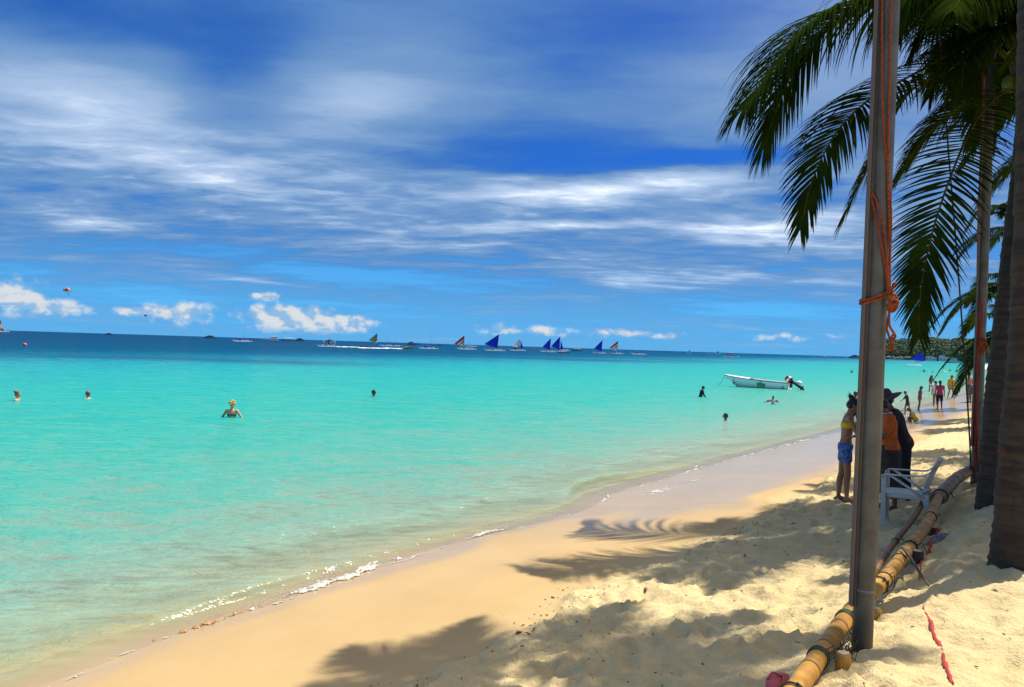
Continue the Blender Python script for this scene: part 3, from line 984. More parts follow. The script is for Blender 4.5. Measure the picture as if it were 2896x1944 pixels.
rope(mb, [pole_pts(2772, -300, pole2, R2), pole_pts(2780, 400, pole2, R2), pole_pts(2766, 700, pole2, R2), pole_pts(2764, 930, pole2, R2), pole_pts(2762, 1180, pole2, R2), pole_pts(2768, 1336, pole2, R2)], 0.014, 60, False)
rope(mb, [pole_pts(2768, -300, pole2, R2), pole_pts(2771, 300, pole2, R2, 0.02), pole_pts(2762, 720, pole2, R2), pole_pts(2778, 880, pole2, R2), pole_pts(2770, 960, pole2, R2, 0.02), pole_pts(2760, 1100, pole2, R2), pole_pts(2757, 1330, pole2, R2)], 0.012, 60, False)
tag(mb.build('flag_line', ROPE_R), 'dull red rope running down the second flagpole', 'rope')
mb = MB()
kn = pole_pts(2778, 968, pole2, R2, 0.02)
for q in range(5):
    a0 = q * 1.1
    rope(mb, [kn + Vector((0.05 * math.cos(a0 + w), -0.02 + 0.03 * math.sin(a0 * 2 + w), 0.06 * math.sin(a0 + w) - 0.02 * q)) for w in (0, 1.5, 3, 4.5, 6)], 0.013, 24, False)
rope(mb, [kn, P(2782, 990, 11.25), P(2778, 1005, 11.25)], 0.02, 12, False)
rope(mb, [pole_pts(2748, 960, pole2, R2), pole_pts(2762, 972, pole2, R2), kn], 0.012, 14, False)
tag(mb.build('rope_bundle', ROPE), 'orange rope bundle tied on the second flagpole', 'rope')
mb = MB()
rope(mb, [P(2655, 60, 11.0), P(2680, 400, 11.1), P(2703, 680, 11.15), P(2724, 960, 11.2), P(2740, 1200, 11.25), P(2746, 1332, 11.3)], 0.011, 40, False)
tag(mb.build('guy_line', mat('black_cord', (0.025, 0.018, 0.018), 0.8)), 'thin dark guy line slanting down left of the second flagpole', 'rope')
p = P(2772, 1300, 11.9); p.z = gz(p.x, p.y)
pr = empty('wooden_post', p)
MB().tube([(0, 0, -0.3), (0.0, 0, 0.4), (0.01, 0, 0.98)], [0.05, 0.047, 0.045], 12).build('post_shaft', mat('dark_wood', (0.06, 0.042, 0.03), 0.8, var=0.5, scale=14), pr)
MB().tube([(-0.065, 0, 0.30), (0.075, 0.0, 0.34)], 0.02, 8).build('cross_peg', mat('dark_wood', (0.06, 0.042, 0.03)), pr)
tag(pr, 'short dark wooden post standing behind the second flagpole', 'post')

BAM = mat('golden_bamboo', (0.50, 0.265, 0.045), 0.5, col2=(0.30, 0.145, 0.03), scale=9, bump=0.0004, bscale=50, spec=0.25)
BAM_N = mat('bamboo_joint', (0.17, 0.085, 0.03), 0.6, var=0.4, scale=30)
BAM_D = mat('dark_bamboo', (0.22, 0.10, 0.028), 0.5, col2=(0.12, 0.05, 0.018), scale=9, bump=0.0006, bscale=50)  # darker bamboo tone for the far pole and the split strip
TWINE = mat('green_twine', (0.035, 0.085, 0.035), 0.75, col2=(0.02, 0.04, 0.02), scale=30)


def bamboo(name, pts, r0, r1, gap, material, label, lash, group=None):
    L = sum((Vector(b) - Vector(a)).length for a, b in zip(pts, pts[1:]))
    n = int(L / 0.02)
    sp = spline(pts, n)
    rt = empty(name, sp[0])
    o = sp[0]
    rr = []; nodes = []
    nxt = gap * 0.55
    acc = 0.0
    for i in range(n):
        if i: acc += (sp[i] - sp[i - 1]).length
        r = r0 + (r1 - r0) * i / n
        if abs(acc - nxt) < 0.012: nodes.append(i)
        if acc > nxt + 0.02: nxt += gap * rnd.uniform(0.85, 1.15)
        rr.append(r)
    for q in nodes:
        for dq in (-1, 0, 1):
            if 0 <= q + dq < n: rr[q + dq] *= 1.035 if dq else 1.06
    MB().tube([p - o for p in sp], rr, 20).build('culm', material, rt)
    for q in nodes:
        if 1 <= q < n - 2:
            t = (sp[q + 1] - sp[q - 1]).normalized()
            MB().tube([sp[q] - o - t * 0.006, sp[q] - o + t * 0.006], rr[q] * 1.03, 20, False).build('joint_ring', BAM_N, rt)
    for f, turns in lash:
        c = int(f * (n - 2)) + 1
        t = (sp[c + 1] - sp[c - 1]).normalized()
        a = t.cross(Vector((0, 0, 1))).normalized(); b = t.cross(a)
        m_ = MB()
        pts_ = []
        for w in range(turns * 14):
            ang = w / 14 * 2 * math.pi
            pts_.append(sp[c] - o + t * (w / 14 * 0.010 - turns * 0.005 + rnd.uniform(-0.002, 0.002)) + (a * math.cos(ang) + b * math.sin(ang)) * (rr[c] * 1.05 + 0.003))
        m_.tube(pts_, 0.0036, 5)
        for w in range(2):                          # loose ends
            e0 = pts_[-1 - w]
            m_.tube(spline([e0, e0 + Vector((rnd.uniform(-0.03, 0.05), rnd.uniform(-0.05, 0.0), 0.02)), e0 + Vector((rnd.uniform(-0.05, 0.08), rnd.uniform(-0.08, 0.0), -0.06))], 8), 0.003, 4)
        m_.build('lashing', TWINE, rt)
    tag(rt, label, 'bamboo', group)
    return rt


k_ = 1.2397
bp = [G(1740 * k_, 1680 * k_, 1.03), G(1820 * k_, 1568 * k_, 1.02), G(1945 * k_, 1392 * k_, 1.02), G(2015 * k_, 1325 * k_, 1.02), G(2075 * k_, 1250 * k_, 1.01), G(2118 * k_, 1190 * k_, 1.0), G(2143 * k_, 1128 * k_, 1.0)]
bamboo('bamboo_pole', bp, 0.050, 0.053, 0.36, BAM, 'long golden bamboo pole edging the sand at the foot of the nearest flagpole',
       [(0.145, 2), (0.225, 6), (0.305, 7), (0.475, 2), (0.505, 2), (0.60, 2), (0.67, 6), (0.86, 3)], 'bamboo edging poles')
bp2 = [G(2138 * k_, 1140 * k_, 0.98), G(2163 * k_, 1112 * k_, 1.01), G(2185 * k_, 1090 * k_, 1.02), G(2222 * k_, 1068 * k_, 1.03)]
bamboo('bamboo_pole', bp2, 0.075, 0.07, 0.4, BAM_D, 'dark bamboo pole reaching the foot of the second flagpole', [(0.08, 4)], 'bamboo edging poles')
bp3 = [G(2020 * k_, 1318 * k_, 0.92) + Vector((-0.09, 0.03, 0)), G(2066 * k_, 1243 * k_, 0.92) + Vector((-0.09, 0.04, 0)), G(2110 * k_, 1176 * k_, 0.92) + Vector((-0.07, 0.05, 0)), G(2136 * k_, 1120 * k_, 0.92) + Vector((-0.07, 0.05, 0))]
bamboo('bamboo_pole', bp3, 0.026, 0.030, 0.3, BAM_D, 'thin split bamboo lashed along the seaward side of the golden pole', [(0.35, 2)], 'bamboo edging poles')


def stake(px, py, z, r, h, label, material, lean=(0, 0)):
    p = G(px, py, z); p.z = gz(p.x, p.y) - 0.02
    rt = empty('bamboo_stake', p)
    top = Vector((lean[0], lean[1], h))
    MB().tube([(0, 0, -0.25), (0, 0, h * 0.4), top], [r * 1.02, r, r * 0.98], 18).build('stake_wall', material, rt)
    MB().tube([top + Vector((0, 0, 0.001)), top + Vector((0, 0, 0.006))], [r * 0.78, r * 0.7], 16).build('cut_end', mat('cut_bamboo', (0.66, 0.50, 0.28), 0.8, var=0.25, scale=40), rt)
    tag(rt, label, 'stake', 'stakes propping the bamboo edging')


stake(2384, 1880, 1.0, 0.040, 0.10, 'cut bamboo stump beside the golden pole at the lower edge', BAM)
stake(2478, 1712, 1.0, 0.040, 0.07, 'low bamboo stump just behind the foot of the nearest flagpole', BAM)
stake(2594, 1568, 1.0, 0.050, 0.12, 'dark stump under the golden pole where the twig crosses it', mat('dark_wood', (0.06, 0.042, 0.03)))
stake(2640, 1478, 1.0, 0.050, 0.10, 'dark stump under the pole opposite the white chair', mat('dark_wood', (0.06, 0.042, 0.03)))

# thin dark stick across the bamboo
mb = MB()
a = G(2550, 1557, 1.07); b = G(2628, 1617, 1.12); b.z = gz(b.x, b.y) + 0.01
a.z = 1.10
mb.tube(spline([a, a.lerp(b, 0.35) + Vector((0, 0, 0.012)), a.lerp(b, 0.7), b], 12), [0.012, 0.012, 0.0125, 0.013, 0.012, 0.011, 0.011, 0.010, 0.010, 0.009, 0.008, 0.006], 8)
tag(mb.build('driftwood_stick', mat('grey_stick', (0.11, 0.085, 0.06), 0.85, var=0.4, scale=30)), 'grey stick lying across the golden bamboo pole', 'stick')

# dead roots and fibres in the hollow at the pole's foot
mb = MB()
for q in range(34):
    c = G(2395 + rnd.uniform(-18, 26), 1820 + rnd.uniform(-40, 50), 1.0); c.z = gz(c.x, c.y) + 0.01
    mb.tube(spline([c, c + Vector((rnd.uniform(-0.04, 0.06), rnd.uniform(-0.04, 0.04), rnd.uniform(0.02, 0.10))), c + Vector((rnd.uniform(-0.1, 0.1), rnd.uniform(-0.1, 0.06), rnd.uniform(-0.01, 0.06)))], 7), 0.0022, 4)
tag(mb.build('dry_fibres', mat('dry_fibre', (0.12, 0.075, 0.035), 0.9, var=0.5, scale=30)), 'tuft of dry fibres in the hollow at the foot of the nearest flagpole', 'fibres', kind='stuff')

# red plastic strips half buried in the sand
TAPE = mat('red_plastic', (0.42, 0.020, 0.007), 0.7, col2=(0.27, 0.016, 0.007), scale=18)


def strip(name, pix, width, label):
    pts = []
    for (x, y) in pix:
        p = G(2200 + x / 3.174, 1450 + y / 3.174, 1.05); p.z = gz(p.x, p.y); p = G(2200 + x / 3.174, 1450 + y / 3.174, p.z); p.z = gz(p.x, p.y) + 0.010
        pts.append(p)
    n = 60
    sp = spline(pts, n)
    vs, fs = [], []
    for i, p in enumerate(sp):
        t = (sp[min(i + 1, n - 1)] - sp[max(i - 1, 0)]); t.z = 0; t.normalize()
        l = Vector((-t.y, t.x, 0))
        w = width * (0.75 + 0.18 * math.sin(i * 0.47 + width * 90) + 0.14 * math.sin(i * 1.9)) * (1 - 0.85 * abs(2 * i / n - 1) ** 5) + 0.001
        zt = 0.004 * math.sin(i * 0.9) + 0.003 * math.sin(i * 2.3) - 0.010 * max(0.0, math.sin(i * 0.21 + width * 40))
        z0 = gz(p.x, p.y)
        vs += [(*(p - l * w).xy, z0 + 0.007 + zt), (*p.xy, z0 + 0.014 + zt), (*(p + l * w).xy, z0 + 0.008 + zt)]
    for i in range(n - 1):
        for j in range(2): fs.append((3 * i + j, 3 * i + j + 1, 3 * i + 4 + j, 3 * i + 3 + j))
    tag(MB().add(vs, fs).build(name, TAPE), label, 'plastic strip', 'red strips on the sand')


strip('plastic_strip', [(1305, 845), (1325, 900), (1370, 1010), (1410, 1130), (1450, 1190), (1490, 1290), (1510, 1390), (1550, 1480), (1575, 1600)], 0.0125, 'bright red plastic strip half buried in the sunlit sand at lower right')
strip('plastic_strip', [(1325, 380), (1360, 310), (1400, 235), (1450, 165), (1500, 95)], 0.022, 'broad red strip lying beside the bamboo in the shade')
strip('plastic_strip', [(1270, 635), (1278, 560), (1287, 470), (1300, 400)], 0.009, 'thin frayed red strip below the end of the grey stick')

# crumpled grey plastic by the bamboo, white litter, pink sandal
def crumple(name, px, py, size, material, label, cat, seed, hgt):
    p = G(px, py, 1.05); p.z = gz(p.x, p.y)
    n = 16
    vs, fs = [], []
    r = np.random.RandomState(seed)
    for i in range(n):
        for j in range(n):
            u, v = i / (n - 1) * 2 - 1, j / (n - 1) * 2 - 1
            nz = float(fbm(np.array([u * 2.2 + seed]), np.array([v * 2.2]), 3, seed)[0])
            rad = max(0.0, 1 - (u * u + v * v) * 0.8)
            x = p.x + u * size[0] * (1 + 0.25 * nz); y = p.y + v * size[1]
            vs.append((x, y, gz(x, y) + 0.004 + hgt * rad * (0.6 + 0.8 * nz + 0.2 * r.rand())))
    for i in range(n - 1):
        for j in range(n - 1): fs.append((i * n + j, (i + 1) * n + j, (i + 1) * n + j + 1, i * n + j + 1))
    tag(MB().add(vs, fs).build(name, material, smooth=False), label, cat)


crumple('plastic_sheet', 2655, 1500, (0.11, 0.07), mat('grey_plastic', (0.14, 0.16, 0.20), 0.35, var=0.3, scale=20), 'crumpled grey-blue plastic sheet in the shade beside the bamboo', 'plastic sheet', 91, 0.05)
crumple('paper_litter', 2792, 1488, (0.055, 0.035), mat('white_paper', (0.70, 0.68, 0.64), 0.7, var=0.2, scale=30), 'scrap of white litter on the sand beside the front palm trunk', 'litter', 92, 0.02)
p = G(2196, 1952, 0.8); p.z = gz(p.x, p.y) + 0.008
sr = empty('sandal', p, 0.9)
MB().prism([(0.13 * math.cos(a) * (1 if math.cos(a) > 0 else 0.92), 0.048 * math.sin(a) * (1 + 0.12 * math.cos(a))) for a in [i * math.pi / 12 for i in range(24)]], 0.022, (0, 0, 0.012), (1, 0, 0), (0, 1, 0)).build('sole', mat('pink_foam', (0.60, 0.10, 0.10), 0.7), sr)
MB().tube(spline([(0.07, 0, 0.02), (0.02, 0.03, 0.05), (-0.03, 0.045, 0.02)], 10), 0.006, 6).tube(spline([(0.07, 0, 0.02), (0.02, -0.03, 0.05), (-0.03, -0.045, 0.02)], 10), 0.006, 6).build('strap', mat('pink_foam', (0.60, 0.10, 0.10)), sr)
tag(sr, 'pink rubber sandal by the near end of the bamboo pole', 'sandal')

# ------------------------------------------------------------------ coconut palms


def bark_material():
    m = bpy.data.materials.new('palm_bark'); m.use_nodes = True
    k = NT(m.node_tree); k.n.clear()
    out = k.node('ShaderNodeOutputMaterial'); b = k.node('ShaderNodeBsdfPrincipled')
    o = k.node('ShaderNodeTexCoord').outputs['Object']
    rings = k.noise(k.vmath('MULTIPLY', o, (2.0, 2.0, 16.0)), 1.0, 5, 0.6, 0.3)
    crack = k.noise(k.vmath('MULTIPLY', o, (34.0, 34.0, 5.0)), 1.0, 4, 0.6, 0.2)
    blot = k.noise(o, 5.0, 5, 0.6)
    c = k.mix(k.maprange(rings, 0.35, 0.65), (0.066, 0.044, 0.028), (0.028, 0.019, 0.013))
    c = k.mix(k.maprange(crack, 0.52, 0.72, 0, 0.8), c, (0.030, 0.020, 0.014))
    c = k.mix(k.maprange(blot, 0.55, 0.75, 0, 0.6), c, (0.085, 0.062, 0.044))
    k.l.new(c, b.inputs['Base Color']); b.inputs['Roughness'].default_value = 0.92
    h = k.math('ADD', k.math('MULTIPLY', rings, 0.018), k.math('MULTIPLY', crack, -0.012))
    k.l.new(k.bump(h, 0.9, 1.0), b.inputs['Normal'])
    k.l.new(b.outputs[0], out.inputs[0])
    return m


BARK = bark_material()
LEAF = mat('palm_leaflet', (0.026, 0.048, 0.006), 0.65, col2=(0.013, 0.026, 0.004), scale=2.5, translucent=0.12, spec=0.0)
LEAF_Y = mat('yellow_leaflet', (0.050, 0.066, 0.009), 0.6, col2=(0.025, 0.042, 0.007), scale=2.5, translucent=0.2, spec=0.0)  # lighter, yellower leaflet colour used on two fronds
RACH = mat('frond_rib', (0.085, 0.08, 0.016), 0.6, col2=(0.04, 0.04, 0.01), scale=4, spec=0.0)
RED_PAINT = mat('red_paint', (0.07, 0.007, 0.005), 0.7, var=0.3, scale=40)


def trunk_mesh(path, r0, r1, flare, rings_per_m=11, seg=26):
    L = sum((Vector(b) - Vector(a)).length for a, b in zip(path, path[1:]))
    n = max(12, int(L * 34))
    sp = spline(path, n)
    vs, fs = [], []
    acc = 0.0
    for i, p in enumerate(sp):
        if i: acc += (sp[i] - sp[i - 1]).length
        t = (sp[min(i + 1, n - 1)] - sp[max(i - 1, 0)]).normalized()
        a = t.cross(Vector((0, 1, 0))).normalized(); b = t.cross(a)
        f = i / (n - 1)
        r = r0 + (r1 - r0) * f ** 0.8 + flare * math.exp(-max(0, acc - 0.25) / 0.4)
        ph = (acc * rings_per_m * (0.9 + 0.2 * math.sin(acc * 1.3))) % 1.0
        scar = 0.075 * (1 - ph) ** 2 - 0.03                  # old leaf scars step in under each ring
        for j in range(seg):
            ang = 2 * math.pi * j / seg
            nz = 0.045 * float(vnoise(np.array([j * 0.9 + 3]), np.array([acc * 5.0]), 91)[0]) + 0.03 * float(vnoise(np.array([j * 0.35]), np.array([acc * 0.9]), 92)[0])
            rr = r * (1 + scar + nz)
            vs.append(p + (a * math.cos(ang) + b * math.sin(ang)) * rr)
    for i in range(n - 1):
        for j in range(seg):
            j2 = (j + 1) % seg
            fs.append((i * seg + j, i * seg + j2, (i + 1) * seg + j2, (i + 1) * seg + j))
    return MB().add(vs, fs)


def frond(parent, pts, Lmax, wid, out=None, seed=0, droop=1.0, leaf=LEAF, u0=0.16, count=84, twist=0.0, rib=0.022):
    """one pinnate leaf: rib plus two rows of leaflets"""
    r = random.Random(seed)
    o = parent.location
    n = 46
    sp = spline(pts, n)
    h = sp[n // 2] - sp[0]; h.z = 0
    if out is not None: h = Vector(out)
    if h.length < 1e-3: h = Vector((1, 0, 0))
    lat0 = h.normalized().cross(Vector((0, 0, 1))).normalized()
    fr = MB().tube([p - o for p in sp], [rib * (1 - 0.86 * i / (n - 1)) + 0.002 for i in range(n)], 6).build('frond', RACH, parent)
    vs, fs = [], []
    for i in range(count):
        u = u0 + (1 - u0) * (i + 0.5) / count
        for side in (-1, 1):
            uu = min(0.999, max(0.0, u + r.uniform(-0.004, 0.004)))
            x = uu * (n - 1); j = int(x); f = x - j
            p = sp[j].lerp(sp[min(j + 1, n - 1)], f)
            t = (sp[min(j + 1, n - 1)] - sp[max(j - 1, 0)]).normalized()
            lat = (lat0 - t * lat0.dot(t)).normalized()
            upn = lat.cross(t).normalized()
            if upn.z < 0 and abs(t.z) < 0.8: upn = -upn
            if twist:
                q = Matrix.Rotation(twist, 3, t); lat = q @ lat; upn = q @ upn
            prof = min(1.0, 0.45 + 2.6 * (u - u0)) * (1 - 0.66 * max(0.0, (u - 0.50) / 0.50) ** 1.6)
            L = Lmax * prof * r.uniform(0.86, 1.08)
            al = 0.52 + 0.75 * u ** 1.6 + r.uniform(-0.06, 0.06)
            d = (lat * side * math.cos(al) + t * math.sin(al) + upn * (0.30 - 0.25 * u) + Vector((r.uniform(-.05, .05), r.uniform(-.05, .05), r.uniform(-.05, .05)))).normalized()
            seg = 5
            c = p.copy()
            dr = droop * r.uniform(0.8, 1.25) * (1.2 - 0.75 * u)
            if r.random() < 0.04: dr *= 2.2
            w0 = wid * (0.75 + 0.5 * min(1, prof))
            b0 = len(vs)
            for k in range(seg + 1):
                q = k / seg
                w = w0 * min(1.0, 0.45 + 3 * q) * (1 - q ** 1.8) + 0.0012
                wv = d.cross(upn)
                if wv.length < 1e-3: wv = d.cross(lat)
                wv = wv.normalized()
                nn = d.cross(wv).normalized()
                vs.append(c - o - wv * w + nn * w * 0.45); vs.append(c - o); vs.append(c - o + wv * w + nn * w * 0.45)
                step = L / seg
                c = c + d * step
                d = (d + Vector((0, 0, -1)) * dr * (0.16 + 0.30 * q)).normalized()
            for k in range(seg):
                a = b0 + 3 * k
                fs.append((a, a + 1, a + 4, a + 3)); fs.append((a + 1, a + 2, a + 5, a + 4))
    me = MB().add(vs, fs)
    lf = me.build('leaflets', leaf, fr)
    lf['kind'] = 'stuff'
    return fr


def arch(hub, az, el, L, sag):
    """points of a leaf that leaves the hub at azimuth az, elevation el and arches over"""
    d = Vector((math.cos(az) * math.cos(el), math.sin(az) * math.cos(el), math.sin(el)))
    pts = []
    for i in range(7):
        q = i / 6
        pts.append(hub + d * L * q * (1 - 0.12 * q) + Vector((0, 0, -1)) * sag * L * q ** 2.3)
    return pts


def palm(name, path, r0, r1, label, fronds, generic, flare=0.05, seed=1, nuts=0, group='coconut palms along the beach', big=True):
    base = Vector(path[0])
    rt = empty(name, base)
    hub = Vector(path[-1])
    tm = trunk_mesh([Vector(p) - base for p in path], r0, r1, flare, seg=26 if big else 12)
    tr = tm.build('trunk', BARK, rt)
    # sheath fibres and leaf bases round the growing point
    mb = MB()
    rr = random.Random(seed)
    for q in range(14):
        a = q * 2.4
        dv = Vector((math.cos(a), math.sin(a), 0))
        mb.tube([hub - base + dv * r1 * 0.6 - Vector((0, 0, 0.30)), hub - base + dv * (r1 * 1.05) - Vector((0, 0, 0.0)), hub - base + dv * (r1 * 1.6 + 0.05) + Vector((0, 0, 0.35))], [r1 * 0.55, r1 * 0.5, 0.03], 7)
    mb.build('crown_base', mat('leaf_sheath', (0.115, 0.10, 0.03), 0.8, var=0.45, scale=9), rt)
    for q in range(nuts):
        a = rr.uniform(0, 6.28)
        MB().ellipsoid(hub - base + Vector((math.cos(a) * (r1 + 0.12), math.sin(a) * (r1 + 0.12), rr.uniform(-0.25, 0.05))), (0.10, 0.10, 0.13), None, 10, 7).build('coconut', mat('coconut_husk', (0.10, 0.13, 0.02), 0.5, var=0.3, scale=10), rt)
    for i, fd in enumerate(fronds):
        fr = frond(rt, seed=seed * 100 + i, **fd)
    for i, (az, el, L, sag, kw) in enumerate(generic):
        frond(rt, arch(hub, az, el, L, sag), seed=seed * 300 + i, **kw)
    tag(rt, label, 'palm tree', group)
    return rt


def Z1(x, y, Y): return P(2050 + x / 2.24, y / 2.24, Y)       # photo pixel inside the palm crown


hubA = P(2905, 215, 10.8)
pathA = [Vector((5.20, 8.36, gz(5.2, 8.36) - 0.25)), P(2825, 1150, 8.5), P(2849, 900, 8.85), P(2875, 640, 9.5), P(2899, 400, 10.25), hubA]
KW = dict(Lmax=0.9, wid=0.019, droop=1.4)
frA = [
    dict(pts=[hubA, Z1(1500, 120, 10.68), Z1(1180, -70, 10.43), Z1(900, -10, 10.18), Z1(560, 130, 9.93), Z1(370, 330, 9.80), Z1(210, 560, 9.68), Z1(115, 690, 9.61)], Lmax=1.32, wid=0.0155, droop=1.75, count=108, out=(-0.9, -0.5, 0)),
    dict(pts=[hubA, Z1(1580, 170, 10.7), Z1(1250, 10, 10.5), Z1(940, 20, 10.3), Z1(660, 150, 10.1), Z1(470, 390, 10.0), Z1(345, 650, 9.9), Z1(250, 930, 9.9)], Lmax=1.30, wid=0.0155, droop=1.75, count=108, out=(-0.85, -0.55, 0)),
    dict(pts=[hubA, Z1(1560, 200, 11.3), Z1(1230, 30, 11.8), Z1(930, 50, 12.2), Z1(640, 180, 12.5), Z1(450, 420, 12.7), Z1(330, 680, 12.8), Z1(235, 960, 12.8)], Lmax=1.55, wid=0.0155, droop=2.2, count=104, out=(-0.95, 0.2, 0)),
    dict(pts=[hubA, Z1(1780, 250, 10.68), Z1(1560, 285, 10.43), Z1(1070, 540, 10.05), Z1(880, 660, 9.80), Z1(700, 850, 9.61), Z1(560, 1130, 9.49), Z1(480, 1440, 9.43)], Lmax=0.98, wid=0.0155, droop=0.95, count=112, out=(-0.62, -0.78, 0)),
    dict(pts=[hubA, Z1(1780, 400, 11.18), Z1(1480, 430, 11.43), Z1(1200, 560, 11.68), Z1(1060, 760, 11.80), Z1(960, 960, 11.86), Z1(860, 1150, 11.86), Z1(730, 1420, 11.80)], Lmax=0.92, wid=0.0155, droop=1.3, count=96, leaf=LEAF_Y, out=(-0.85, 0.5, 0)),
    dict(pts=[hubA, Z1(1760, 520, 11.55), Z1(1540, 640, 12.05), Z1(1350, 780, 12.30), Z1(1220, 930, 12.43), Z1(1075, 1150, 12.49)], Lmax=0.88, wid=0.0155, droop=1.2, count=84, out=(-0.75, 0.7, 0)),
    dict(pts=[hubA, P(2876, 240, 10.6), P(2800, 290, 10.2), P(2745, 370, 9.7), P(2700, 470, 9.2), P(2652, 605, 8.8), P(2623, 717, 8.6), P(2604, 825, 8.5), P(2598, 950, 8.4)], Lmax=0.78, wid=0.0145, droop=0.42, count=120, out=(-0.35, -0.94, 0)),
    # leaves massed above, their leaflets hanging like a curtain
    dict(pts=[hubA, Z1(1720, 60, 10.68), Z1(1560, -60, 10.55), Z1(1350, -50, 10.30), Z1(1150, 60, 10.05), Z1(1080, 200, 9.93)], Lmax=1.05, wid=0.0155, droop=2.2, count=90, out=(-0.8, -0.5, 0)),
    dict(pts=[hubA, Z1(1740, 140, 11.05), Z1(1600, 60, 11.55), Z1(1420, 70, 12.05), Z1(1280, 160, 12.43), Z1(1190, 330, 12.55)], Lmax=1.05, wid=0.0155, droop=2.2, count=90, out=(-0.8, 0.6, 0)),
    dict(pts=[hubA, Z1(1800, 90, 10.43), Z1(1740, -50, 9.80), Z1(1640, -90, 9.18), Z1(1520, -40, 8.68), Z1(1450, 60, 8.30)], Lmax=0.98, wid=0.0155, droop=2.2, count=90, out=(-0.4, -0.9, 0)),
    dict(pts=[hubA, Z1(1820, 380, 11.30), Z1(1700, 330, 12.05), Z1(1600, 380, 12.80), Z1(1500, 500, 13.30), Z1(1440, 640, 13.55)], Lmax=0.95, wid=0.0155, droop=1.2, count=84, out=(-0.5, 0.86, 0)),
    dict(pts=[hubA, Z1(1850, 470, 11.05), Z1(1780, 540, 11.55), Z1(1720, 650, 12.05), Z1(1690, 800, 12.30), Z1(1690, 950, 12.43)], Lmax=0.5, wid=0.017, droop=0.8, count=70, out=(-0.3, 0.95, 0)),
    dict(pts=[hubA, Z1(1800, 150, 10.93), Z1(1690, 70, 11.18), Z1(1560, 120, 11.55), Z1(1470, 260, 11.80), Z1(1430, 420, 11.93)], Lmax=0.95, wid=0.0155, droop=1.3, count=84, out=(-0.7, 0.5, 0)),
    dict(pts=[hubA, Z1(1800, 60, 11.2), Z1(1640, -40, 11.6), Z1(1440, -30, 12.0), Z1(1300, 70, 12.3), Z1(1230, 230, 12.5)], Lmax=1.0, wid=0.0155, droop=2.0, count=90, out=(-0.75, 0.65, 0)),
    dict(pts=[hubA, Z1(1840, 200, 10.6), Z1(1740, 180, 10.4), Z1(1600, 260, 10.2), Z1(1520, 400, 10.0), Z1(1500, 560, 9.9)], Lmax=0.9, wid=0.0155, droop=1.7, count=84, out=(-0.7, -0.5, 0)),
    dict(pts=[hubA, Z1(1850, 330, 11.2), Z1(1760, 340, 11.7), Z1(1660, 430, 12.1), Z1(1600, 560, 12.4), Z1(1570, 700, 12.5)], Lmax=0.85, wid=0.0155, droop=1.5, count=84, out=(-0.6, 0.7, 0)),
    dict(pts=[hubA, Z1(1790, 20, 10.2), Z1(1600, -130, 9.8), Z1(1380, -130, 9.4), Z1(1180, -40, 9.1), Z1(1090, 90, 9.0)], Lmax=1.1, wid=0.0155, droop=2.2, count=96, out=(-0.8, -0.5, 0)),
    dict(pts=[hubA, Z1(1830, 60, 10.55), Z1(1800, -60, 10.30), Z1(1770, -120, 9.80), Z1(1700, -60, 9.30), Z1(1660, 120, 8.93)], Lmax=0.62, wid=0.018, droop=1.3, count=76, leaf=LEAF_Y, out=(-0.3, -0.95, 0)),
]
gnA = [(math.radians(a), math.radians(e), L, sg, KW) for a, e, L, sg in
       [(5, 50, 4.0, .75), (40, 30, 4.0, .7), (75, 45, 4.0, .7), (-35, 35, 4.0, .75), (-70, 55, 4.0, .8), (20, 70, 4.0, .6), (105, 60, 4.0, .7), (-10, 15, 3.7, .6), (-50, 25, 4.0, .6), (-82, 30, 4.0, .6), (-98, 50, 3.8, .7), (-62, 65, 3.8, .6), (-25, 60, 3.8, .7), (60, 60, 3.8, .7), (25, 20, 3.8, .5), (-115, 62, 3.4, .75), (-72, 12, 3.8, .4), (-90, 20, 4.0, .5), (-106, 35, 3.8, .6), (-76, 46, 4.0, .65), (-40, 45, 4.0, .65)]]
palm('palm_tree', pathA, 0.155, 0.115, 'coconut palm whose fronds hang over the sand behind the nearest flagpole', frA, gnA, seed=1, nuts=5, flare=0.02)

pathB = [Vector((3.80, 5.78, gz(3.8, 5.78) - 0.25)), P(2890, 1300, 5.80), P(2912, 1000, 5.85), P(2926, 650, 5.95), P(2932, 200, 6.2), P(2918, -300, 6.6), Vector((4.25, 7.1, 8.6))]
hubB = pathB[-1]
gnB = [(math.radians(a), math.radians(e), L, sg, dict(Lmax=0.72, wid=0.018, droop=1.0, count=64)) for a, e, L, sg in
       [(180, 40, 2.7, .62), (214, 25, 3.1, .5), (150, 34, 2.6, .5), (245, 45, 3.0, .7), (115, 50, 3.0, .7), (275, 35, 3.0, .6), (70, 50, 2.8, .7), (30, 45, 2.7, .6),
        (-5, 45, 2.7, .7), (-40, 40, 2.7, .6), (310, 60, 2.7, .6)]]
palmB = palm('palm_tree', pathB, 0.155, 0.13, 'thick front palm trunk with a red paint mark at the right edge', [], gnB, seed=2, nuts=6, flare=0.045)


def paint_mark(px, py, Y, palm_root, r):
    c = P(px, py, Y)
    vs, fs = [], []
    n = 9
    for i in range(n):
        a = 2 * math.pi * i / n
        q = P(px + r * math.cos(a) * rnd.uniform(0.6, 1.15), py + r * 0.8 * math.sin(a) * rnd.uniform(0.6, 1.15), Y)
        vs.append(q - palm_root.location)
    back = (c - Vector((0, 0, CAMZ))).normalized() * 0.05
    vs2 = [Vector(v) + back for v in vs]
    fs = [tuple(range(n))] + [(i, (i + 1) % n, n + (i + 1) % n, n + i) for i in range(n)]
    MB().add(vs + vs2, fs).build('paint_mark', RED_PAINT, palm_root, False)


paint_mark(2834, 1283, 5.70, palmB, 12)


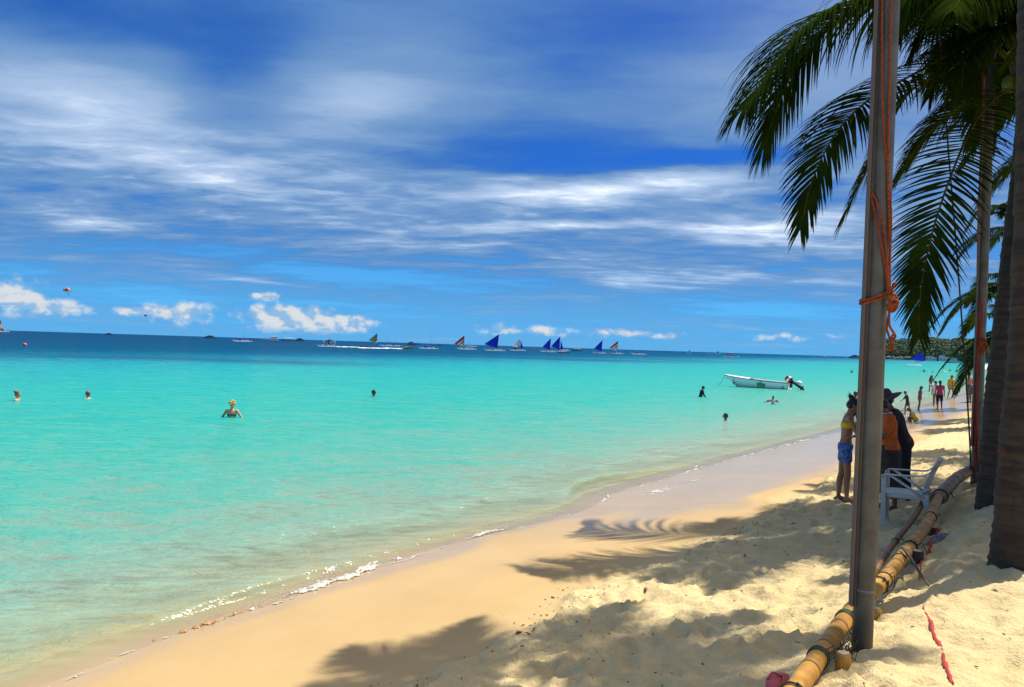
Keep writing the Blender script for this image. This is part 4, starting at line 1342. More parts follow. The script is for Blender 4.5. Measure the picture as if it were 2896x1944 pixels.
def far_palm(px, py, Y, lean, L, label, seed, n=15, Lm=0.75):
    hub = P(px, py, Y)
    b = Vector((hub.x + lean, hub.y + 0.3, 0)); b.z = gz(b.x, b.y) - 0.2
    r = random.Random(seed)
    path = [b, b.lerp(hub, 0.3) + Vector((lean * -0.1, 0, 0)), b.lerp(hub, 0.65) + Vector((lean * -0.08, 0, 0)), hub]
    gn = []
    for i in range(n):
        a = i * 2.39996 + r.uniform(-0.2, 0.2)
        e = math.radians(r.choice([5, 20, 35, 50, 65, -10]))
        gn.append((a, e, L * r.uniform(0.85, 1.1), r.uniform(0.45, 0.75), dict(Lmax=Lm, wid=0.026, droop=1.1, count=52, rib=0.025)))
    palm('palm_tree', path, 0.15, 0.12, label, [], gn, seed=seed, big=False, nuts=4)


far_palm(2870, 812, 30, 0.5, 3.2, 'distant coconut palm low behind the two trunks, fronds reaching left over the headland', 31)
far_palm(2876, 640, 40, 0.3, 3.4, 'tallest distant palm peeping out between second flagpole and trunks', 32)
far_palm(2868, 925, 25, 0.6, 2.7, 'short distant palm whose yellowish fronds hide the far shore beside the second flagpole', 33, 13)
# palms standing just outside the picture whose crowns shade the sand and the group of people
def shade_palm(x, y, top, lean, L, label, seed, n=15):
    b = Vector((x, y, gz(x, y) - 0.2)); hub = Vector((x + lean[0], y + lean[1], top))
    r = random.Random(seed)
    path = [b, b.lerp(hub, 0.35) - Vector((lean[0] * 0.1, lean[1] * 0.1, 0)), b.lerp(hub, 0.7) - Vector((lean[0] * 0.07, lean[1] * 0.07, 0)), hub]
    gn = []
    for i in range(n):
        a = i * 2.39996 + r.uniform(-0.2, 0.2)
        e = math.radians(r.choice([5, 18, 30, 45, 60]))
        gn.append((a, e, L * r.uniform(0.88, 1.1), r.uniform(0.4, 0.7), dict(Lmax=0.8, wid=0.02, droop=1.0, count=64)))
    palm('palm_tree', path, 0.16, 0.12, label, [], gn, seed=seed, big=False, nuts=3)


shade_palm(10.7, 13.2, 7.5, (0.2, 0.2), 4.3, 'palm out of view to the right shading the group of people', 41)
shade_palm(8.7, 8.5, 7.9, (-0.3, -0.2), 3.3, 'palm out of view to the right shading the sand round the two trunks', 43)
shade_palm(13.5, 17.5, 8.2, (0.2, 0.2), 3.6, 'palm out of view to the right behind the shading palm', 42)

# ------------------------------------------------------------------ white plastic armchair
def chair():
    WP = mat('white_plastic', (0.60, 0.58, 0.53), 0.5, scale=6, col2=(0.50, 0.48, 0.43), spec=0.25)
    c = G(2562, 1496, 0.60); c.z = gz(c.x, c.y) - 0.015
    rt = empty('plastic_chair', c, math.radians(-31))
    # local: front is -x, width along y
    W_, D_, SH = 0.27, 0.23, 0.40
    vs, fs = [], []
    n, m_ = 9, 9
    for top in (1, 0):
        for i in range(n):
            for j in range(m_):
                u = i / (n - 1) * 2 - 1; v = j / (m_ - 1) * 2 - 1
                x = u * D_ - 0.01; y = v * (W_ - 0.03 - 0.025 * (u + 1) / 2)
                z = SH + 0.012 * v * v + 0.016 * (-u) ** 3 * (u < 0) * -1 - 0.018 * (1 - v * v) * (1 - u * u) - 0.012 * (u + 1) / 2
                vs.append((x, y, z - (0 if top else 0.012)))
    q = n * m_
    for i in range(n - 1):
        for j in range(m_ - 1):
            a = i * m_ + j
            fs.append((a, a + m_, a + m_ + 1, a + 1)); fs.append((q + a, q + a + 1, q + a + m_ + 1, q + a + m_))
    rim = [i * m_ for i in range(n)] + [(n - 1) * m_ + j for j in range(1, m_)] + [i * m_ + m_ - 1 for i in range(n - 2, -1, -1)] + [j for j in range(m_ - 2, 0, -1)]
    for a, b in zip(rim, rim[1:] + rim[:1]): fs.append((a, b, q + b, q + a))
    st = MB().add(vs, fs).build('seat', WP, rt)
    MB().box((-D_ - 0.012, 0, SH - 0.025), (0.012, 2 * W_ - 0.08, 0.055), None, 0.004).build('front_apron', WP, st)
    for s_ in (-1, 1): MB().box((0, s_ * (W_ - 0.042), SH - 0.022), (2 * D_ - 0.03, 0.012, 0.05), None, 0.004).build('side_apron', WP, st)
    # curved back with slots
    bk = MB()
    spine = [(0.205, 0.37), (0.225, 0.48), (0.262, 0.60), (0.305, 0.71), (0.352, 0.80), (0.375, 0.835)]
    pts = spline([(x, 0, z) for x, z in spine], 14)

    def strip_(y0, y1, i0, i1):
        v2, f2 = [], []
        seg = 4
        for i in range(i0, i1 + 1):
            p = pts[i]
            for j in range(seg + 1):
                y = y0 + (y1 - y0) * j / seg
                wf = 0.92 + 0.10 * i / 13 - 0.12 * max(0, (i - 10) / 3) ** 2
                v2.append((p.x - 0.05 * (y / 0.24) ** 2 + 0.0, y * wf, p.z))
            for j in range(seg + 1):
                w = v2[-(seg + 1)]; v2.append((w[0] + 0.011, w[1], w[2] - 0.003))
        cc = 2 * (seg + 1)
        for i in range(i1 - i0):
            a = i * cc
            for j in range(seg):
                f2.append((a + j, a + j + 1, a + cc + j + 1, a + cc + j)); f2.append((a + seg + 1 + j, a + cc + seg + 1 + j, a + cc + seg + 2 + j, a + seg + 2 + j))
            f2.append((a, a + cc, a + cc + seg + 1, a + seg + 1)); f2.append((a + seg, a + 2 * seg + 1, a + cc + 2 * seg + 1, a + cc + seg))
        e = (i1 - i0) * cc
        f2.append(tuple(range(seg + 1)) + tuple(range(2 * seg + 1, seg, -1))); f2.append(tuple(e + x for x in range(seg, -1, -1)) + tuple(e + x for x in range(seg + 1, 2 * seg + 2)))
        return v2, f2
    fb = strip_(-0.235, 0.235, 9, 13); bk.add(*fb)
    bk.add(*strip_(-0.235, 0.235, 0, 2)); bk.add(*strip_(-0.235, -0.185, 2, 9)); bk.add(*strip_(0.185, 0.235, 2, 9))
    bo = bk.build('backrest', WP, rt)
    for y in (-0.135, -0.07, 0.0, 0.07, 0.135): MB().add(*strip_(y - 0.021, y + 0.021, 2, 9)).build('back_slat', WP, bo)
    for s_ in (-1, 1):
        # tapered L-section legs
        for front in (1, 0):
            lg = MB()
            if front: a = Vector((-D_ - 0.005, s_ * (W_ - 0.02), 0.62)); b = Vector((-D_ - 0.0, s_ * (W_ + 0.005), 0)); top = 0.60
            else: a = Vector((0.195, s_ * (W_ - 0.045), 0.42)); b = Vector((0.30, s_ * (W_ - 0.0), 0)); top = 0.40
            if front: a.z = 0.61
            w0, w1 = (0.045, 0.038) if front else (0.075, 0.034)
            for (dx, dy, wx, wy) in ((0, 0, 1, 0), (0, 0, 0, 1)):
                t = 0.006
                if wx:
                    A = [a + Vector((-w0 / 2, 0, 0)), a + Vector((w0 / 2, 0, 0)), b + Vector((w1 / 2, 0, 0)), b + Vector((-w1 / 2, 0, 0))]
                    off = Vector((0, t, 0))
                else:
                    x0 = -w0 / 2 if front else w0 / 2
                    x1 = -w1 / 2 if front else w1 / 2
                    A = [a + Vector((x0, -s_ * w0, 0)), a + Vector((x0, 0, 0)), b + Vector((x1, 0, 0)), b + Vector((x1, -s_ * w1, 0))]
                    off = Vector((t, 0, 0))
                lg.add([p + off for p in A] + [p - off for p in A], [(0, 1, 2, 3), (7, 6, 5, 4), (0, 4, 5, 1), (1, 5, 6, 2), (2, 6, 7, 3), (3, 7, 4, 0)])
            lg.build('leg', WP, rt, False)
        arm = MB()
        sp = spline([(-D_ - 0.02, s_ * (W_ - 0.012), 0.585), (-D_ + 0.005, s_ * (W_ - 0.008), 0.622), (-0.08, s_ * (W_ + 0.004), 0.628), (0.10, s_ * (W_ - 0.004), 0.636), (0.20, s_ * (W_ - 0.03), 0.65), (0.262, s_ * (W_ - 0.055), 0.70)], 20)
        arm.loft([(p, Vector((0, 0.026 - 0.006 * abs(i / 19 - 0.5), 0)), Vector((0, 0, 0.010))) for i, p in enumerate(sp)], 10)
        ao = arm.build('armrest', WP, rt)
        MB().loft([(Vector((-0.17, s_ * (W_ - 0.012), 0.62)), Vector((0.026, 0, 0)), Vector((0, 0.009, 0))), (Vector((0.02, s_ * (W_ - 0.028), 0.50)), Vector((0.028, 0, 0)), Vector((0, 0.009, 0))),
                   (Vector((0.185, s_ * (W_ - 0.04), 0.385)), Vector((0.036, 0, 0)), Vector((0, 0.009, 0)))], 10).build('arm_brace', WP, ao)
    tag(rt, 'white plastic armchair on the sand beside the bamboo', 'chair')


chair()

# ------------------------------------------------------------------ people
SKIN_T = mat('tan_skin', (0.30, 0.150, 0.078), 0.5, var=0.15, scale=6)
SKIN_D = mat('brown_skin', (0.17, 0.080, 0.042), 0.5, var=0.15, scale=6)
SKIN_F = mat('fair_skin', (0.56, 0.30, 0.18), 0.5, var=0.12, scale=6)
HAIR = mat('black_hair', (0.010, 0.008, 0.007), 0.45, bump=0.004, bscale=60)
HAIR_B = mat('blonde_hair', (0.62, 0.40, 0.10), 0.55, col2=(0.34, 0.19, 0.05), scale=16, bump=0.006, bscale=40)
HAIR_R = mat('brown_hair', (0.16, 0.065, 0.022), 0.5, var=0.4, scale=16, bump=0.004, bscale=40)
BLACK = mat('black_cloth', (0.010, 0.010, 0.012), 0.85)


def cloth(name, c, c2=None, scale=10):
    return mat(name, c, 0.85, var=0.15, scale=scale, col2=c2, bump=0.002, bscale=25)


def rx(a): return Matrix.Rotation(a, 3, 'X')
def ry(a): return Matrix.Rotation(a, 3, 'Y')


class Person:
    """a posed figure: x right, y forward, z up; angles in degrees"""
    def __init__(self, loc, yaw, H, skin, label, voxel=0.012, lean=0, head=(0, 0), legL=(0, 0, 2), legR=(0, 0, 2), armL=(0, 8, 5), armR=(0, 8, 5), wide=1.0, seat=None, group=None, hands=True, side=0, build=1.0):
        D = math.radians
        self.H = H; self.vox = voxel
        self.rt = empty('person', loc, yaw)
        tag(self.rt, label, 'person', group)
        bw = wide
        self.bw = bw; self.bl = build
        j = {}
        hipz = 0.0
        for s_, lg, nm in ((-1, legL, 'L'), (1, legR, 'R')):
            hip = Vector((s_ * 0.052 * H * bw, 0, 0))
            th = rx(D(lg[0])) @ ry(D(-s_ * lg[2])) @ Vector((0, 0, -1))
            sh = rx(D(lg[0] - lg[1])) @ ry(D(-s_ * lg[2] * 0.6)) @ Vector((0, 0, -1))
            kn = hip + th * 0.245 * H
            an = kn + sh * 0.235 * H
            fw = rx(D(max(-40, lg[0] - lg[1]) * 0.5)) @ Vector((s_ * 0.15, 1, 0)); fw.z *= 0.6; fw.normalize()
            j['hip' + nm], j['kn' + nm], j['an' + nm], j['fw' + nm] = hip, kn, an, fw
        low = min(j['anL'].z, j['anR'].z) - 0.038 * H
        hipz = -low if seat is None else seat
        up = Vector((0, 0, hipz))
        for k2 in list(j):
            if not k2.startswith('fw'): j[k2] = j[k2] + up
        self.j = j
        self.hc = up.copy()
        R_ = rx(D(-lean)) @ ry(D(side))
        self.R = R_
        self.spine = lambda d, f=0.0: up + R_ @ Vector((0, f * H, d * H))
        for s_, am, nm in ((-1, armL, 'L'), (1, armR, 'R')):
            sh = self.spine(0.285) + R_ @ Vector((s_ * 0.108 * H * bw, 0, 0))
            inw = am[3] if len(am) > 3 else 0
            ua = R_ @ (rx(D(am[0])) @ ry(D(-s_ * am[1])) @ Vector((0, 0, -1)))
            fa = R_ @ (Matrix.Rotation(D(s_ * inw), 3, 'Z') @ rx(D(am[0] + am[2])) @ ry(D(-s_ * am[1] * 0.6)) @ Vector((0, 0, -1)))
            el = sh + ua * 0.165 * H; wr = el + fa * 0.145 * H
            j['sh' + nm], j['el' + nm], j['wr' + nm], j['fa' + nm] = sh, el, wr, fa
        self.Rh = R_ @ rx(D(-head[0])) @ Matrix.Rotation(D(head[1]), 3, 'Z')
        self.nk = self.spine(0.325)
        self.hd = self.nk + R_ @ (rx(D(-head[0] * 0.5)) @ Vector((0, 0.012 * H, 0.095 * H)))
        self.body(skin, hands)

    TOR = [(-0.055, .045, .045), (-0.02, .088, .066), (0.02, .094, .070), (0.09, .074, .056), (0.15, .080, .058), (0.22, .095, .066), (0.27, .100, .058), (0.30, .078, .045), (0.325, .036, .034)]

    def rings(self, lo, hi, inf, flare=0.0):
        H = self.H
        out = []
        ds = [lo] + [d for d, _, _ in self.TOR if lo < d < hi] + [hi]
        tx = [t[0] for t in self.TOR]
        for d in ds:
            a = float(np.interp(d, tx, [t[1] for t in self.TOR])) * self.bw * self.bl; b = float(np.interp(d, tx, [t[2] for t in self.TOR])) * self.bl
            fl = flare * max(0, (0.12 - d))
            out.append((self.spine(d), self.R @ Vector((a * H + inf + fl * H, 0, 0)), self.R @ Vector((0, b * H + inf + fl * H, 0))))
        return out

    def body(self, skin, hands):
        H = self.H; j = self.j; m = MB(); bl = self.bl
        m.loft(self.rings(-0.055, 0.325, 0.0))
        for nm, s_ in (('L', -1), ('R', 1)):
            m.capsule(j['hip' + nm] + Vector((0, 0, 0.01 * H)), j['kn' + nm], 0.050 * H * bl, 0.031 * H)
            mid = j['kn' + nm].lerp(j['an' + nm], 0.32) - Vector((0, 0.008 * H, 0))
            m.capsule(j['kn' + nm], mid, 0.030 * H, 0.031 * H); m.capsule(mid, j['an' + nm], 0.031 * H, 0.018 * H)
            fw = j['fw' + nm]; an = j['an' + nm]
            toe = an + fw * 0.095 * H - Vector((0, 0, 0.024 * H)); heel = an - fw * 0.025 * H - Vector((0, 0, 0.020 * H))
            m.capsule(heel, toe, 0.018 * H, 0.013 * H); m.capsule(an, an + fw * 0.05 * H - Vector((0, 0, 0.016 * H)), 0.019 * H, 0.017 * H)
            m.capsule(j['sh' + nm], j['el' + nm], 0.029 * H * bl, 0.021 * H); m.capsule(j['el' + nm], j['wr' + nm], 0.022 * H, 0.0145 * H)
            m.capsule(self.spine(0.285), j['sh' + nm], 0.034 * H, 0.030 * H)
            fa = j['fa' + nm]
            side = fa.cross(self.R @ Vector((0, 1, 0)))
            if side.length < 0.2: side = fa.cross(Vector((0, 0, 1)))
            side = side.normalized() * (1 if s_ > 0 else -1); pn = fa.cross(side).normalized()
            pc = j['wr' + nm] + fa * 0.03 * H
            rot = Matrix((side, pn, fa)).transposed()
            m.ellipsoid(pc, (0.021 * H, 0.010 * H, 0.032 * H), rot, 10, 7)
            if hands:
                fr = max(0.0052 * H, self.vox * 0.85)
                for q, (o_, L) in enumerate(((-1.5, .040), (-0.5, .047), (0.5, .044), (1.5, .034))):
                    b0 = pc + fa * 0.022 * H + side * o_ * 0.0115 * H
                    k1 = b0 + (fa + pn * 0.25).normalized() * L * 0.55 * H
                    m.capsule(b0, k1, fr, fr * 0.95, 6); m.capsule(k1, k1 + (fa + pn * 0.8).normalized() * L * 0.5 * H, fr * 0.95, fr * 0.8, 6)
                b0 = pc - side * 0.018 * H - fa * 0.008 * H
                k1 = b0 + (fa * 0.6 - side * 0.7).normalized() * 0.026 * H
                m.capsule(b0, k1, fr * 1.15, fr, 6); m.capsule(k1, k1 + (fa + pn * 0.3).normalized() * 0.024 * H, fr, fr * 0.85, 6)
        m.capsule(self.spine(0.30), self.hd - self.Rh @ Vector((0, 0.0, 0.03 * H)), 0.031 * H, 0.029 * H)
        Rh = self.Rh; hd = self.hd
        m.ellipsoid(hd + Rh @ Vector((0, -0.004 * H, 0.012 * H)), (0.046 * H, 0.056 * H, 0.054 * H), Rh)
        m.ellipsoid(hd + Rh @ Vector((0, 0.014 * H, -0.024 * H)), (0.034 * H, 0.038 * H, 0.040 * H), Rh)
        m.ellipsoid(hd + Rh @ Vector((0, 0.030 * H, -0.050 * H)), (0.018 * H, 0.016 * H, 0.014 * H), Rh, 8, 6)
        m.capsule(hd + Rh @ Vector((0, 0.052 * H, 0.008 * H)), hd + Rh @ Vector((0, 0.064 * H, -0.013 * H)), 0.006 * H, 0.010 * H, 8)
        m.ellipsoid(hd + Rh @ Vector((0, 0.050 * H, -0.033 * H)), (0.015 * H, 0.008 * H, 0.0065 * H), Rh, 8, 6)
        for s_ in (-1, 1):
            m.ellipsoid(hd + Rh @ Vector((s_ * 0.045 * H, -0.004 * H, -0.006 * H)), (0.006 * H, 0.011 * H, 0.018 * H), Rh, 8, 6)
            m.ellipsoid(hd + Rh @ Vector((s_ * 0.019 * H, 0.047 * H, 0.014 * H)), (0.016 * H, 0.008 * H, 0.005 * H), Rh, 8, 6)
        self.bodyo = link('body', remeshed(m, self.vox, 3), skin, self.rt)
        for s_ in (-1, 1):
            MB().ellipsoid(hd + Rh @ Vector((s_ * 0.020 * H, 0.0505 * H, 0.004 * H)), (0.0075 * H, 0.005 * H, 0.004 * H), Rh, 8, 5).build('eye', mat('eye_dark', (0.02, 0.015, 0.012), 0.3), self.rt)

    def part(self, name, m, material, smooth=4, vox=None):
        return link(name, remeshed(m, vox or self.vox, smooth), material, self.rt)

    def hair(self, material, style='short'):
        H = self.H; Rh = self.Rh; hd = self.hd; m = MB()
        m.ellipsoid(hd + Rh @ Vector((0, -0.010 * H, 0.020 * H)), (0.051 * H, 0.058 * H, 0.054 * H), Rh)
        m.ellipsoid(hd + Rh @ Vector((0, -0.026 * H, -0.006 * H)), (0.048 * H, 0.042 * H, 0.048 * H), Rh)
        if style == 'bun':
            m.ellipsoid(hd + Rh @ Vector((0, -0.062 * H, 0.052 * H)), (0.030 * H, 0.030 * H, 0.026 * H), Rh)
            for q in range(7):
                a = hd + Rh @ Vector((rnd.uniform(-.02, .02) * H, -0.07 * H, 0.055 * H))
                m.capsule(a, a + Rh @ Vector((rnd.uniform(-.03, .03) * H, rnd.uniform(-.045, -.01) * H, rnd.uniform(-.03, .03) * H)), 0.008 * H, self.vox * 0.8, 6)
        elif style == 'tail':
            m.ellipsoid(hd + Rh @ Vector((0, -0.055 * H, 0.04 * H)), (0.026 * H, 0.026 * H, 0.024 * H), Rh)
            a = hd + Rh @ Vector((0, -0.06 * H, 0.03 * H)); b = a + Vector((0, 0, -0.13 * H)) + Rh @ Vector((0, -0.02 * H, 0)); c = b + Vector((0, 0, -0.10 * H))
            m.capsule(a, b, 0.018 * H, 0.026 * H); m.capsule(b, c, 0.026 * H, 0.008 * H)
        elif style == 'long':
            for x in (-1, 0, 1):
                a = hd + Rh @ Vector((x * 0.035 * H, -0.025 * H, 0.0)); b = self.spine(0.24) + self.R @ Vector((x * 0.045 * H, -0.062 * H, 0)); c = self.spine(0.15) + self.R @ Vector((x * 0.04 * H, -0.07 * H, 0))
                m.capsule(a, b, 0.030 * H, 0.030 * H); m.capsule(b, c, 0.030 * H, 0.012 * H)
        elif style == 'bob':
            for x in (-1, 1):
                m.capsule(hd + Rh @ Vector((x * 0.046 * H, -0.005 * H, 0.015 * H)), hd + Rh @ Vector((x * 0.047 * H, -0.012 * H, -0.055 * H)), 0.020 * H, 0.016 * H)
            m.ellipsoid(hd + Rh @ Vector((0, -0.035 * H, -0.03 * H)), (0.055 * H, 0.032 * H, 0.05 * H), Rh)
        elif style == 'curly':
            for q in range(26):
                a = rnd.uniform(0, 6.28); e = rnd.uniform(-0.3, 1.4)
                v = Vector((math.cos(a) * math.cos(e) * 0.058, math.sin(a) * math.cos(e) * 0.060 - 0.018, math.sin(e) * 0.062 + 0.012)) * H
                if v.y > 0.03 * H and v.z < 0.02 * H: continue
                m.ellipsoid(hd + Rh @ v, (0.019 * H,) * 3, None, 8, 6)
        self.part('hair', m, material, 2)

    def torso(self, name, material, lo, hi, inf=0.008, sleeves=0.0, flare=0.0, loose=0.0):
        m = MB(); H = self.H
        m.loft(self.rings(lo, hi, inf, flare))
        if hi > 0.26:
            for nm in 'LR':
                if sleeves > 0 or sleeves < 0:
                    a = self.j['sh' + nm]; e = self.j['el' + nm]; w = self.j['wr' + nm]
                    m.capsule(self.spine(0.280), a, 0.040 * H + inf * 0.5, 0.033 * H + inf)
                    if sleeves <= 1: m.capsule(a, a.lerp(e, abs(sleeves)), 0.031 * H + inf, 0.027 * H + inf + loose)
                    else:
                        m.capsule(a, e, 0.031 * H + inf, 0.024 * H + inf); m.capsule(e, e.lerp(w, sleeves - 1), 0.024 * H + inf, 0.018 * H + inf)
        self.part(name, m, material)

    def legs(self, name, material, frac, inf=0.010, hi=0.07, flare=0.0):
        m = MB(); H = self.H
        m.loft(self.rings(-0.055, hi, inf))
        for nm in 'LR':
            h, k2, a = self.j['hip' + nm], self.j['kn' + nm], self.j['an' + nm]
            if frac <= 1: m.capsule(h, h.lerp(k2, frac), 0.051 * H * self.bl + inf, 0.040 * H * self.bl + inf + flare)
            else:
                m.capsule(h, k2, 0.051 * H * self.bl + inf, 0.034 * H + inf); m.capsule(k2, k2.lerp(a, frac - 1), 0.034 * H + inf, 0.026 * H + inf + flare)
        self.part(name, m, material)

    def skirt(self, name, material, bottom, inf=0.012, spread=1.0):
        H = self.H; m = MB()
        c0 = self.spine(0.06)
        kn = (self.j['knL'] + self.j['knR']) / 2; an = (self.j['anL'] + self.j['anR']) / 2
        rings = [(c0, self.R @ Vector((0.080 * H * self.bw * self.bl + inf, 0, 0)), self.R @ Vector((0, 0.062 * H * self.bl + inf, 0))),
                 (self.hc, Vector((0.096 * H * self.bw * self.bl + inf, 0, 0)), Vector((0, 0.074 * H * self.bl + inf, 0)))]
        lo = kn.lerp(an, bottom - 1) if bottom > 1 else self.hc.lerp(kn, bottom)
        mid = self.hc.lerp(lo, 0.5)
        rings += [(mid, Vector((0.100 * H * spread, 0, 0)), Vector((0, 0.085 * H * spread, 0))), (lo, Vector((0.108 * H * spread, 0, 0)), Vector((0, 0.095 * H * spread, 0)))]
        m.loft(rings, 24)
        self.part(name, m, material, 2)

    def band(self, name, material, lo, hi, inf=0.007):
        m = MB(); m.loft(self.rings(lo, hi, inf)); self.part(name, m, material, 2, min(self.vox, 0.01))

    def bottoms(self, name, material, inf=0.006):
        m = MB(); H = self.H
        m.loft(self.rings(-0.058, 0.025, inf))
        for nm in 'LR': m.capsule(self.j['hip' + nm] + Vector((0, 0, 0.012 * H)), self.j['hip' + nm] - Vector((0, 0, 0.012 * H)), 0.050 * H * self.bl + inf, 0.044 * H * self.bl + inf)
        self.part(name, m, material, 2)


def on_sand(px, py, z=0.3):
    for _ in range(4):
        p = G(px, py, z); z = gz(p.x, p.y)
    p.z = z - 0.012
    return p


def face(dx, dy):                                 # yaw so that +y of the figure points along (dx, dy)
    return math.atan2(-dx, dy)


# the three on the sand by the nearest flagpole
p = on_sand(2386, 1419, 0.4)
w1 = Person(p, face(1, -0.25), 1.57, SKIN_T, 'woman in yellow bikini top and blue patterned shorts, hand at her mouth', 0.0075, lean=4, head=(30, 0),
            legL=(-4, 2, 1), legR=(5, 6, 1), armL=(38, 4, 118, -18), armR=(30, 6, 75, 10), wide=0.92, group='people gathered by the nearest flagpole', build=0.88)
w1.hair(HAIR, 'bun')
w1.band('bikini_top', cloth('yellow_swim', (0.72, 0.50, 0.01)), 0.195, 0.245, 0.008)
m = MB()
for s_ in (-1, 1): m.ellipsoid(w1.spine(0.222) + w1.R @ Vector((s_ * 0.045 * 1.57, 0.062 * 1.57, 0)), (0.036 * 1.57, 0.024 * 1.57, 0.034 * 1.57), w1.R)
w1.part('bikini_cup', m, cloth('yellow_swim', (0.72, 0.50, 0.01)), 2)
m = MB()
for s_ in (-1, 1): m.tube(spline([w1.spine(0.245) + w1.R @ Vector((s_ * 0.05 * 1.57, 0.070 * 1.57, 0)), w1.spine(0.305) + w1.R @ Vector((s_ * 0.046 * 1.57, 0.032 * 1.57, 0)), w1.spine(0.335) + w1.R @ Vector((0, -0.045 * 1.57, 0))], 12), 0.006, 6)
m.build('halter_strap', cloth('yellow_swim', (0.72, 0.50, 0.01)), w1.rt)
w1.legs('shorts', cloth('blue_print', (0.012, 0.035, 0.20), (0.10, 0.22, 0.52), 26), 0.42, 0.014, 0.045, 0.012)

p = on_sand(2511, 1440, 0.45)
w2 = Person(p, face(-1, 0.15), 1.56, SKIN_D, 'person in orange shirt and long dark skirt bending forward, partly behind the nearest flagpole', 0.009, lean=7, head=(52, 0),
            legL=(-3, 2, 2), legR=(4, 6, 2), armL=(26, 6, 50), armR=(34, 6, 46), wide=1.05, group='people gathered by the nearest flagpole', build=1.08)
w2.hair(HAIR, 'bob')
w2.torso('shirt', cloth('orange_cloth', (0.55, 0.105, 0.008), (0.44, 0.075, 0.006), 12), -0.03, 0.315, 0.014, 0.62, 0.03, 0.008)
w2.skirt('skirt', cloth('dark_skirt', (0.020, 0.018, 0.022), (0.05, 0.03, 0.025), 10), 1.55, 0.018, 1.0)
m = MB(); m.tube(spline([w2.spine(0.318) + w2.R @ Vector((0.052 * 1.56 * math.cos(a), 0.046 * 1.56 * math.sin(a), 0.008)) for a in [i * math.pi / 6 for i in range(13)]], 30), 0.010, 6)
m.build('collar', cloth('white_cloth', (0.65, 0.62, 0.58)), w2.rt)

p = on_sand(2550, 1418, 0.5)
w3 = Person(p, face(-0.95, 0.35), 1.60, SKIN_D, 'person in dark purple shirt, black trousers and wide-brimmed brown hat, stooping', 0.009, lean=19, head=(6, 0),
            legL=(-3, 2, 3), legR=(3, 5, 3), armL=(24, 8, 62), armR=(26, 12, 70), wide=1.05, group='people gathered by the nearest flagpole', build=1.10)
w3.hair(HAIR, 'short')
w3.torso('shirt', cloth('purple_cloth', (0.022, 0.010, 0.018), (0.014, 0.008, 0.013), 10), -0.04, 0.315, 0.016, 0.7, 0.03, 0.008)
w3.legs('trousers', BLACK, 1.92, 0.014, 0.06, 0.012)
HH = w3.H
m = MB()
hc_ = w3.hd + w3.Rh @ Vector((0, -0.006 * HH, 0.030 * HH))
prof = [(0.001, 0.062), (0.030, 0.060), (0.048, 0.050), (0.056, 0.030), (0.058, 0.004), (0.066, -0.002), (0.095, -0.010), (0.120, -0.020), (0.128, -0.027), (0.126, -0.031), (0.095, -0.016), (0.062, -0.010), (0.050, -0.008)]
rg = []
for r_, z_ in prof:
    rg.append((hc_ + w3.Rh @ Vector((0, 0, z_ * HH * 1.05)), w3.Rh @ Vector((r_ * HH * 1.08, 0, 0)), w3.Rh @ Vector((0, r_ * HH * 1.12, 0))))
m.loft(rg, 32)
hat = m.build('hat', cloth('brown_hat', (0.085, 0.048, 0.042), (0.06, 0.034, 0.03), 14), w3.rt)
for v in hat.data.vertices:                        # the brim waves
    d_ = v.co - hc_; q_ = w3.Rh.transposed() @ d_
    rr_ = math.hypot(q_.x, q_.y)
    if rr_ > 0.07 * HH: v.co += w3.Rh @ Vector((0, 0, 0.007 * HH * math.sin(3 * math.atan2(q_.y, q_.x) + 0.7) * (rr_ / (0.12 * HH))))

# people further along the waterline
def stand(px, py, z=0.15):
    return on_sand(px, py, z)


q = Person(stand(2566, 1172), face(-0.9, 0.3), 1.12, SKIN_D, 'small boy in dark blue rash suit walking left with head bowed', 0.011, lean=10, head=(28, 0), legL=(-16, 8, 2), legR=(20, 22, 2), armL=(-10, 8, 15), armR=(38, 6, 20), hands=False, group='children on the wet sand')
q.hair(HAIR); q.torso('rash_top', cloth('navy_cloth', (0.014, 0.020, 0.055)), -0.05, 0.31, 0.008, 0.9); q.legs('swim_shorts', cloth('navy_cloth', (0.014, 0.020, 0.055)), 0.45, 0.010)
q = Person(stand(2600, 1160), face(0.6, -0.8), 1.24, SKIN_D, 'girl in patterned pink one-piece swimsuit standing on the wet sand', 0.011, lean=4, head=(22, 0), legL=(-8, 4, 2), legR=(10, 18, 2), armL=(-2, 6, 8), armR=(4, 8, 10), hands=False, group='children on the wet sand')
q.hair(HAIR, 'bob'); q.torso('swimsuit', cloth('pink_print', (0.50, 0.16, 0.17), (0.16, 0.03, 0.05), 34), -0.058, 0.255, 0.008)
q = Person(stand(2657, 1157), face(0.25, 0.95), 1.45, SKIN_D, 'girl with long black ponytail, bright pink top and black shorts seen from behind', 0.012, lean=0, head=(0, 0), legL=(-4, 2, 3), legR=(10, 16, 3), armL=(4, 8, 10), armR=(-4, 8, 14), hands=False, group='children on the wet sand')
q.hair(HAIR, 'tail'); q.torso('top', cloth('pink_cloth', (0.52, 0.035, 0.13)), -0.02, 0.31, 0.012, 0.5, 0.1); q.legs('shorts', BLACK, 0.85, 0.012)
q = Person(stand(2645, 1147), face(0.2, 0.95), 1.40, SKIN_D, 'person in olive trousers mostly hidden behind the girl with the ponytail', 0.013, legL=(-6, 4, 3), legR=(8, 12, 3), hands=False, group='children on the wet sand')
q.hair(HAIR); q.torso('shirt', cloth('white_cloth', (0.65, 0.62, 0.58)), -0.03, 0.31, 0.012, 0.6, 0.1); q.legs('trousers', cloth('olive_cloth', (0.20, 0.19, 0.05)), 1.85, 0.014)
p = G(2632, 1117, -0.25); p.z = gz(p.x, p.y)
